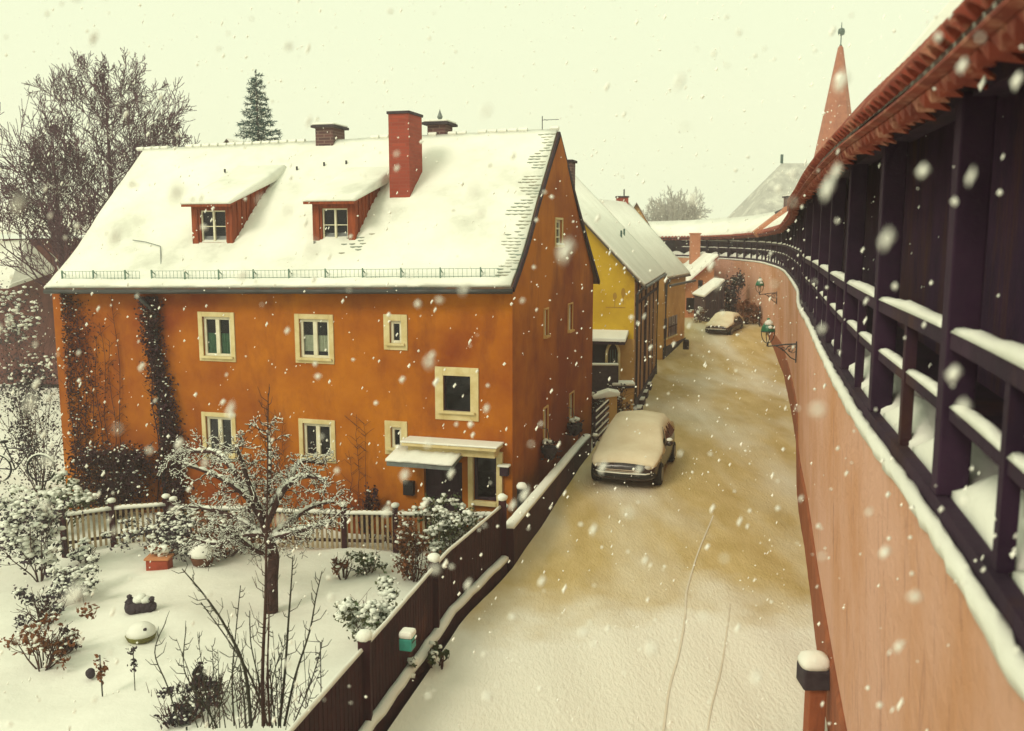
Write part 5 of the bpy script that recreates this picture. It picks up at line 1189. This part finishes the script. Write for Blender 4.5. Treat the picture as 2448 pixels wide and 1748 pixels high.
# ------------------------------------------------------------------ gate by the yellow house
def gate():
    rng = random.Random(41); UP = V((0, 0, 1))
    g0, g1 = Z(1500, 995, 0), Z(1418, 1075, 0)
    T = thing('gate_pier', 'tan gate pier with a snowy slab cap in front of the yellow house', 'gate pier', Z(1487, 1003, 0))
    b = Z(1487, 1003, 0); t = Y(1487, 925, b.y); m = MB(); m.box((-.33, -.2, -.2), (.33, .2, t.z), o=V((b.x, b.y, 0))); m.build('pier', 'plaster_tan', T, bevel=.02); m = MB(); m.box((-.40, -.27, t.z), (.40, .27, t.z+.07), o=V((b.x, b.y, 0))); m.build('cap', 'stone_dark', T); m = MB(); m.box((-.41, -.28, t.z+.072), (.41, .28, t.z+.2), o=V((b.x, b.y, 0))); m.build('snow_cap', 'snow', T, bevel=.06)
    b2 = Z(1460, 1030, 0); t2 = Y(1460, 945, b2.y); T = thing('gate_pier', 'shorter tan gate pier with a tilted snow cap beside the metal gate', 'gate pier', b2)
    m = MB(); m.box((-.18, -.18, -.2), (.18, .18, t2.z), o=V((b2.x, b2.y, 0))); m.build('pier', 'plaster_tan', T, bevel=.02); m = MB(); m.loft([[V((b2.x-.62, b2.y+y, t2.z-.1)), V((b2.x+.26, b2.y+y, t2.z+.01)), V((b2.x+.27, b2.y+y, t2.z+.14)), V((b2.x-.1, b2.y+y, t2.z+.2)), V((b2.x-.62, b2.y+y, t2.z+.02))] for y in (-.28, .28)]); m.build('snow_cap', 'snow', T, bevel=.05)
    T = thing('garden_gate', 'dark slatted garden gate with snow on its bars beside the orange gable', 'gate', (g1.x, g1.y, 0))
    A_, B_ = Z(1420, 1070, 0), Z(1462, 1024, 0); m = MB(); s = MB(); h0, h1 = .95, 1.05
    for i in range(5):
        z = .18+.21*i; m.bar(A_+UP*z, B_+UP*z, .04, .09)
        s.bar(A_+UP*(z+.062), B_+UP*(z+.062), .05, .03)
    m.bar(A_, A_+UP*1.15, .08, .08); m.bar(B_, B_+UP*1.15, .08, .08); m.build('gate_frame', 'wood_dark', T); s.build('bar_snow', 'snow', T, bevel=.012)
    # shrubs in the dark yard between
    for px, py, w_, h_, lab in ((1430, 985, 60, 55, 'dark snowy bush in the yard behind the garden gate'), (1468, 935, 60, 60, 'dark twiggy bush below the porch of the yellow house')):
        p = Y(px, py, 30.5 if px == 1430 else 31.2); p = V((p.x, p.y, -.1)); shrub('yard_bush', lab, 'shrub', p, .9, 1.5, 420, 'leaf_dark', rng, snow_n=50, snow_r=.05, stems=9)
    m = MB(); a = Y(1417, 873, 31.5); b = Y(1478, 873, 31.5); m.box((a.x-.3, 31.4, -.2), (b.x, 31.6, a.z)); o = thing('yard_wall', 'low dark yard wall with a thin line of snow under the yellow porch', 'wall', (a.x, 31.5, 0)); m.build('wall', 'stone_dark', o); m = MB(); m.box((a.x-.3, 31.37, a.z), (b.x, 31.63, a.z+.06)); m.build('top_snow', 'snow', o, bevel=.02)
    c = Y(1465, 850, 32.1); T = thing('garden_arch', 'small snow edged iron arch standing in the dark porch of the yellow house', 'arch', (c.x, 32.1, 0))
    m = MB(); rr = .22; pts = [V((c.x-rr, 32.1, c.z-.9))]+[V((c.x-rr*math.cos(a*math.pi/10), 32.1, c.z+.05+rr*1.8*math.sin(a*math.pi/10))) for a in range(11)]+[V((c.x+rr, 32.1, c.z-.9))]; m.tube(pts, .05, 6); m.build('hoop', 'trim', T, smooth=True)
    m = MB()
    for i in range(5): m.tube([V((c.x-rr+rr*2*(i+.5)/5, 32.1, c.z-.9)), V((c.x-rr+rr*2*(i+.5)/5, 32.1, c.z+.2))], .012, 4)
    m.build('bars', 'metal_green', T)
    # stacked stone steps along timbered side
    for i, (px, py) in enumerate(((1521, 984), (1528, 965), (1536, 948), (1545, 930))):
        p = Z(px, py, 0); m = MB(); m.box((-.16, -.35, -.05), (.22, .35, .16+.02*i), (V((1, 0, 0)), V((.22, .97, 0)), UP), p); o = thing('kerb_stone', ['nearest dark kerb stone at the foot of the timbered wall', 'second nearest dark kerb stone at the foot of the timbered wall', 'second farthest dark kerb stone at the foot of the timbered wall', 'farthest dark kerb stone at the foot of the timbered wall'][i], 'stone', p, 'kerb stones along the timbered wall'); m.build('stone', 'stone_dark', o, bevel=.02); m = MB(); m.box((-.14, -.3, .16+.02*i), (.2, .33, .20+.02*i), (V((1, 0, 0)), V((.22, .97, 0)), UP), p); m.build('snow_top', 'snow', o, bevel=.015)
    p = Z(1640, 826, .75); m = MB(); m.lathe([(.16, -.2), (.16, .22), (.12, .3), (0, .32)], p, 10); o = m.build('bollard', 'black_paint'); o.location = (0, 0, 0); tag(o, 'short black stone bollard at the corner of the tan house', 'bollard')
gate()

# ------------------------------------------------------------------ lamps on the wall
def lamps():
    rng = random.Random(51)
    def lamp(px, py, lab, attach):
        s = wall_s(attach); p, nn, e = wall_at(s); q = Y(px, py, p.y-.2); out = -nn
        z = Y(1880, py, p.y).z; base = V((p.x, p.y, z)); T = thing('wall_lamp', lab, 'lamp', base+out*.04, 'lanterns on the town wall')
        m = MB(); tip = base+out*.85+V((0, 0, .02)); m.tube([base+V((0, 0, .12)), base+out*.3+V((0, 0, .1)), tip], [.03, .025, .02], 6)
        m.tube([base+V((0, 0, -.38)), base+out*.16+V((0, 0, -.3)), base+out*.4+V((0, 0, -.05)), base+out*.62+V((0, 0, .05))], .018, 5)
        for c, r in ((.18, .12), (.38, .08), (.12, .17)):
            o_ = base+out*c+V((0, 0, -.06)); m.tube([o_+out*math.cos(a*.7)*r*(1-a/16)+V((0, 0, math.sin(a*.7)*r*(1-a/16))) for a in range(11)], .013, 4)
        m.box((-.05, -.02, -.45), (.05, .02, .2), (V((-nn.y, nn.x, 0)), nn, V((0, 0, 1))), base); m.build('bracket', 'metal_dark', T)
        c = tip+V((0, 0, .46)); m = MB(); m.tube([tip, tip+V((0, 0, .1))], .03, 6); m.lathe([(.05, -.36), (.12, -.33), (.19, -.2), (.215, -.02), (.21, 0), (.20, -.02), (.18, -.2), (.11, -.32), (.04, -.34)], c, 14)
        for a in range(4): m.tube([c+V((math.cos(a*1.571)*.2, math.sin(a*1.571)*.2, 0)), c+V((math.cos(a*1.571)*.19, math.sin(a*1.571)*.19, -.18)), c+V((0, 0, -.36))], .012, 4)
        m2 = MB()
        for k in (0, 1):
            m2.tube([c+V((math.cos(a*math.pi/12)*.205*(1-k)+0, math.cos(a*math.pi/12)*.205*k, -abs(math.sin(a*math.pi/12))*.36)) for a in range(13)], .014, 5)
        m2.tube([c+V((math.cos(a*math.pi/10)*.205, math.sin(a*math.pi/10)*.205, 0)) for a in range(21)], .016, 5); m2.tube([tip, c+V((0, 0, -.36))], .03, 6); m2.build('lamp_frame', 'metal_dark', T)
        m = MB(); m.lathe([(.205, 0), (.215, .03), (.19, .14), (.13, .25), (.06, .31), (.04, .36), (.05, .39), (0, .42)], c, 16); m.build('lamp_shade', 'lamp_green', T, smooth=True)
        m = MB(); m.lathe([(.15, .2), (.12, .285), (.05, .345), (.0, .36)], c+V((.01, -.03, .012)), 12); m.blob(c+V((.02, -.15, .14)), .09, rng, .1); m.build('shade_snow', 'snow_clump', T, smooth=True)
        m = MB(); m.lathe([(.0, -.12), (.045, -.1), (.06, -.04), (.04, 0)], c, 10); m.build('bulb', 'lamp_glass', T, smooth=True)
    lamp(1872, 832, 'nearer green shaded lantern on a scrolled iron bracket on the town wall', 27.8)
    lamp(1830, 706, 'farther snow topped lantern on an iron bracket high on the town wall', 46.5)
    # small snow-capped post at the foot of the wall
    c = V((3.92, 11.0, 0)); q = Y(1945, 1600, 11.0); T = thing('snowy_post', 'dark post with thick block head and snow cap at the foot of the town wall', 'post', (q.x, 11.0, 0))
    zt = Y(1945, 1590, 11.0).z; x = q.x; m = MB(); m.box((-.10, -.10, -.2), (.12, .10, zt-.27), o=V((x+.03, 11, 0))); m.build('shaft', 'plinth', T, bevel=.015)
    m = MB(); m.box((-.17, -.17, zt-.27), (.17, .17, zt), o=V((x, 11, 0))); m.build('head', 'stone_dark', T, bevel=.03)
    m = MB()
    rings = []
    for r, z in ((.17, 0), (.18, .06), (.15, .13), (.07, .17), (0.01, .175)): rings.append([V((x+r*1.05*math.copysign(abs(math.cos(a))**.6, math.cos(a)), 11+r*math.copysign(abs(math.sin(a))**.6, math.sin(a)), zt+z)) for a in [2*math.pi*k/16 for k in range(16)]])
    m.loft(rings); m.build('snow_cap', 'snow', T, smooth=True)
    # iron rungs on the wall
    s = wall_s(53.5); p, nn, e = wall_at(s); T = thing('wall_ladder', 'short run of dark iron rungs low on the far bend of the town wall', 'ladder', (p.x, p.y, 1.2)); m = MB(); d = V((-nn.y, nn.x, 0))
    z0, z1 = Y(1807, 785, p.y).z, Y(1807, 735, p.y).z
    for k in range(6): m.bar(p-nn*.12-d*.16+V((0, 0, z0+(z1-z0)*k/5)), p-nn*.12+d*.16+V((0, 0, z0+(z1-z0)*k/5)), .06, .06); 
    m.build('rungs', 'stone_dark', T); m = MB()
    for sg in (-1, 1): m.bar(p-nn*.08+d*.16*sg+V((0, 0, z0-.1)), p-nn*.08+d*.16*sg+V((0, 0, z1+.1)), .03, .03)
    m.build('stringers', 'metal_dark', T)
    p = Y(1785, 783, 54.5); shrub('beech_shrub', 'rounded red brown shrub at the foot of the far wall right of the far car', 'shrub', V((p.x, p.y, gz(0, p.y))), 1.5, 1.4, 900, 'leaf_rust', rng, leaf_s=.09, stems=14)
    p = Y(1752, 770, 56.5); shrub('climbing_shrub', 'dark shrub growing up the wall beside the timber shed', 'shrub', V((p.x, p.y, gz(0, p.y))), 1.2, 2.9, 700, 'leaf_dark', rng, leaf_s=.1, snow_n=30, snow_r=.07)
    p = Y(1672, 765, 55.0); shrub('pale_bush', 'pale snow covered bush in front of the timber shed', 'shrub', V((p.x, p.y, gz(0, p.y))), 1.1, 1.3, 160, 'leaf_rust', rng, leaf_s=.05, snow_n=110, snow_r=.055)
lamps()

# ------------------------------------------------------------------ cars
def car():
    rng = random.Random(61); X, Yv, Zv = V((1, 0, 0)), V((0, 1, 0)), V((0, 0, 1))
    T = thing('parked_car', 'dark car facing the viewer buried under thick snow beside the low wall', 'car', (0, 0, 0), 'parked snow covered cars')
    #        y, hw, zb, zs, zt, rhw
    ST = [(0, .58, .34, .52, .60, .50), (.06, .72, .24, .58, .68, .60), (.3, .82, .20, .66, .76, .68), (.95, .85, .19, .76, .88, .72), (1.2, .86, .19, .80, .95, .70), (1.85, .87, .19, .86, 1.36, .58), (2.5, .87, .19, .88, 1.43, .58), (3.2, .86, .19, .88, 1.38, .57), (3.75, .84, .22, .86, 1.10, .60), (4.05, .76, .28, .78, .90, .58), (4.15, .6, .36, .6, .8, .48)]
    def ring(s, g=0):
        y, hw, zb, zs, zt, rh = s; half = [(0, zb), (hw*.85, zb), (hw, zb+.1), (hw*1.01, zs*.75), (hw*.985, zs), ((hw+rh)/2*1.01, (zs*.45+zt*.55)), (rh, zt-.035), (rh*.55, zt), (0, zt+.015)]
        return [V((x, y, z)) for x, z in half]+[V((-x, y, z)) for x, z in half[-2:0:-1]]
    m = MB(); m.loft([ring(s) for s in ST]); m.build('body', 'car_paint', T, smooth=True, sub=1)
    sn = MB(); rings = []; ys = [.10+i*(3.98/30) for i in range(31)]
    def lerp_st(y):
        for a, b in zip(ST, ST[1:]):
            if a[0] <= y <= b[0]:
                t = (y-a[0])/(b[0]-a[0]); return tuple(p+(q-p)*t for p, q in zip(a, b))
        return ST[-1]
    for y in ys:
        _, hw, zb, zs, zt, rh = lerp_st(y); t = min(1, (y-.0)/.3, (4.15-y)/.25); r = lambda k: rng.uniform(-k, k)
        roof = 1.3 < y < 3.9; low = zs+(.20 if roof else .0)
        xs = rh+(hw-rh)*(.58 if roof else .93)
        half = [(xs-.03, low-.03+r(.07)), (xs+.035, low+.02+r(.06)), ((xs*.5+rh*.5)+.05, low*.4+zt*.6+.02), (rh+.035, zt+.035*t), (rh*.6, zt+.085*t+r(.018)), (0, zt+.105*t+r(.02))]
        half2 = [(xs-.03, low-.03+r(.07)), (xs+.035, low+.02+r(.06))]+half[2:]
        rings.append([V((x, y, z)) for x, z in half]+[V((-x, y, z)) for x, z in (half2[-2::-1])])
    sn.loft(rings, closed=False)
    n = len(rings[0])
    sn.add(rings[0], [tuple(range(n))]); sn.add(rings[-1], [tuple(range(n))]); sn.build('snow_blanket', 'snow_car', T, smooth=True)
    for sg in (-1, 1):
        g = MB(); P = [V((sg*.868, 1.55, .90)), V((sg*.872, 2.35, .93)), V((sg*.68, 2.3, 1.30)), V((sg*.70, 1.95, 1.28))]; P2 = [V((sg*.872, 2.45, .93)), V((sg*.855, 3.35, .93)), V((sg*.69, 3.0, 1.28)), V((sg*.68, 2.4, 1.31))]
        for q in (P, P2): g.add(q+[V((v.x+sg*.012, v.y, v.z)) for v in q], [(0, 1, 2, 3), (4, 5, 6, 7), (0, 1, 5, 4), (1, 2, 6, 5), (2, 3, 7, 6), (3, 0, 4, 7)])
        g.build('side_window', 'car_glass', T)
        h = MB(); h.blob(V((sg*.60, .14, .60)), .115, random.Random(1), 0, .6, True); h.build('headlight', 'headlamp', T, smooth=True)
        mr = MB(); mr.blob(V((sg*.97, 1.42, .98)), .1, random.Random(2), .05, .8, True); mr.tube([V((sg*.86, 1.42, .92)), V((sg*.95, 1.42, .96))], .025, 5); mo = mr.build('mirror', 'car_paint', T, smooth=True); mr = MB(); mr.blob(V((sg*.97, 1.42, 1.07)), .085, rng, .1, .6, True); mr.build('mirror_snow', 'snow_clump', mo, smooth=True)
        for y in (.78, 3.35):
            w_ = MB(); c = V((sg*.76, y, .30)); w_.loft([[c+V((sg*dx, math.cos(a*math.pi/10)*r, math.sin(a*math.pi/10)*r)) for a in range(20)] for dx, r in ((-.09, .26), (-.06, .30), (.09, .30), (.125, .27))]); tw = w_.build('wheel', 'rubber', T, smooth=False)
            w_ = MB(); w_.loft([[c+V((sg*dx, math.cos(a*math.pi/8)*r, math.sin(a*math.pi/8)*r)) for a in range(16)] for dx, r in ((.10, .19), (.135, .18), (.13, .05))]); w_.build('rim', 'rim', tw)
    g = MB()
    for z in (.44, .48, .52): g.box((-.42, -.012, z), (.42, .05, z+.018))
    g.build('grille', 'chrome', T); g = MB(); g.tube([V((-.78, .22, .40)), V((-.6, .0, .40)), V((0, -.06, .40)), V((.6, .0, .40)), V((.78, .22, .40))], .055, 8); b = g.build('bumper', 'rubber', T, smooth=True); g = MB(); g.tube([V((-.74, .16, .465)), V((-.58, -.03, .465)), V((0, -.085, .465)), V((.58, -.03, .465)), V((.74, .16, .465))], .018, 6); g.build('bumper_snow', 'snow_clump', b)
    return T
mat('snow_car', (.80, .72, .54), (.70, .60, .42), 1.4, .85, .4, 14, bdist=.02)
CAR = car()
def put_cars():
    c2 = copy_tree(CAR); c2['label'] = 'snow topped dark car standing across the lane in front of the timber shed'
    p = Z(1486, 1171, 0); CAR.location = (p.x, p.y-.05, 0.0); CAR.rotation_euler = (0, 0, R(-17))
    q = Y(1722, 791, 51.2); CAR.scale = (1.03, 1, 1.0)
    c2.location = (q.x-.25, 51.2, gz(0, 51.2)-.04); c2.rotation_euler = (0, 0, R(-31)); c2.scale = (.84, .74, .80) 
put_cars()

# ------------------------------------------------------------------ falling snow and air
def falling_snow():
    rng = random.Random(77); m = MB(); OCT = [V(v) for v in ((1, 0, 0), (-1, 0, 0), (0, 1, 0), (0, -1, 0), (0, 0, 1), (0, 0, -1))]; OF = [(0, 2, 4), (2, 1, 4), (1, 3, 4), (3, 0, 4), (2, 0, 5), (1, 2, 5), (3, 1, 5), (0, 3, 5)]
    def flake(p, r):
        a = rng.choice((1, 1.3, 1.8, 2.6))*rng.uniform(.8, 1.1); t = V((.45, .1, 1)).normalized()
        m.add([p+(v*r+t*(v.dot(t))*r*(a-1)) for v in [v*rng.uniform(.7, 1.2) for v in OCT]], OF)
    for i in range(17000):
        y = 3+52*rng.random()**.8; wd = 4+y*.62; p = V((rng.uniform(-wd, wd), y, rng.uniform(-.5, 7+y*.32))); flake(p, rng.uniform(.006, .020)*(1 if y > 8 else .75))
    for i in range(1000):
        y = 1.0+3.5*rng.random(); wd = 1.2+y*.65; flake(V((rng.uniform(-wd, wd), y, 6.3+rng.uniform(-.7, .5)*y)), rng.uniform(.004, .0105))
    o = m.build('falling_snow', 'flake'); o['kind'] = 'stuff'; o['label'] = 'snowflakes drifting through the air over the lane and garden'; o['category'] = 'snowfall'
falling_snow()
def haze():
    m = MB(); m.box((-150, -60, -2.2), (150, 220, 36)); o = m.build('haze', None); o['kind'] = 'stuff'; o['label'] = 'pale snowy haze filling the air'; o['category'] = 'haze'
    mt = bpy.data.materials.new('haze_air'); mt.use_nodes = True; nt = mt.node_tree; nt.nodes.remove(nt.nodes['Principled BSDF']); v = nt.nodes.new('ShaderNodeVolumePrincipled')
    v.inputs['Color'].default_value = (.96, .88, .94, 1); v.inputs['Density'].default_value = .0016; v.inputs['Anisotropy'].default_value = .1
    nt.links.new(v.outputs[0], nt.nodes['Material Output'].inputs['Volume']); o.data.materials.append(mt)
haze()
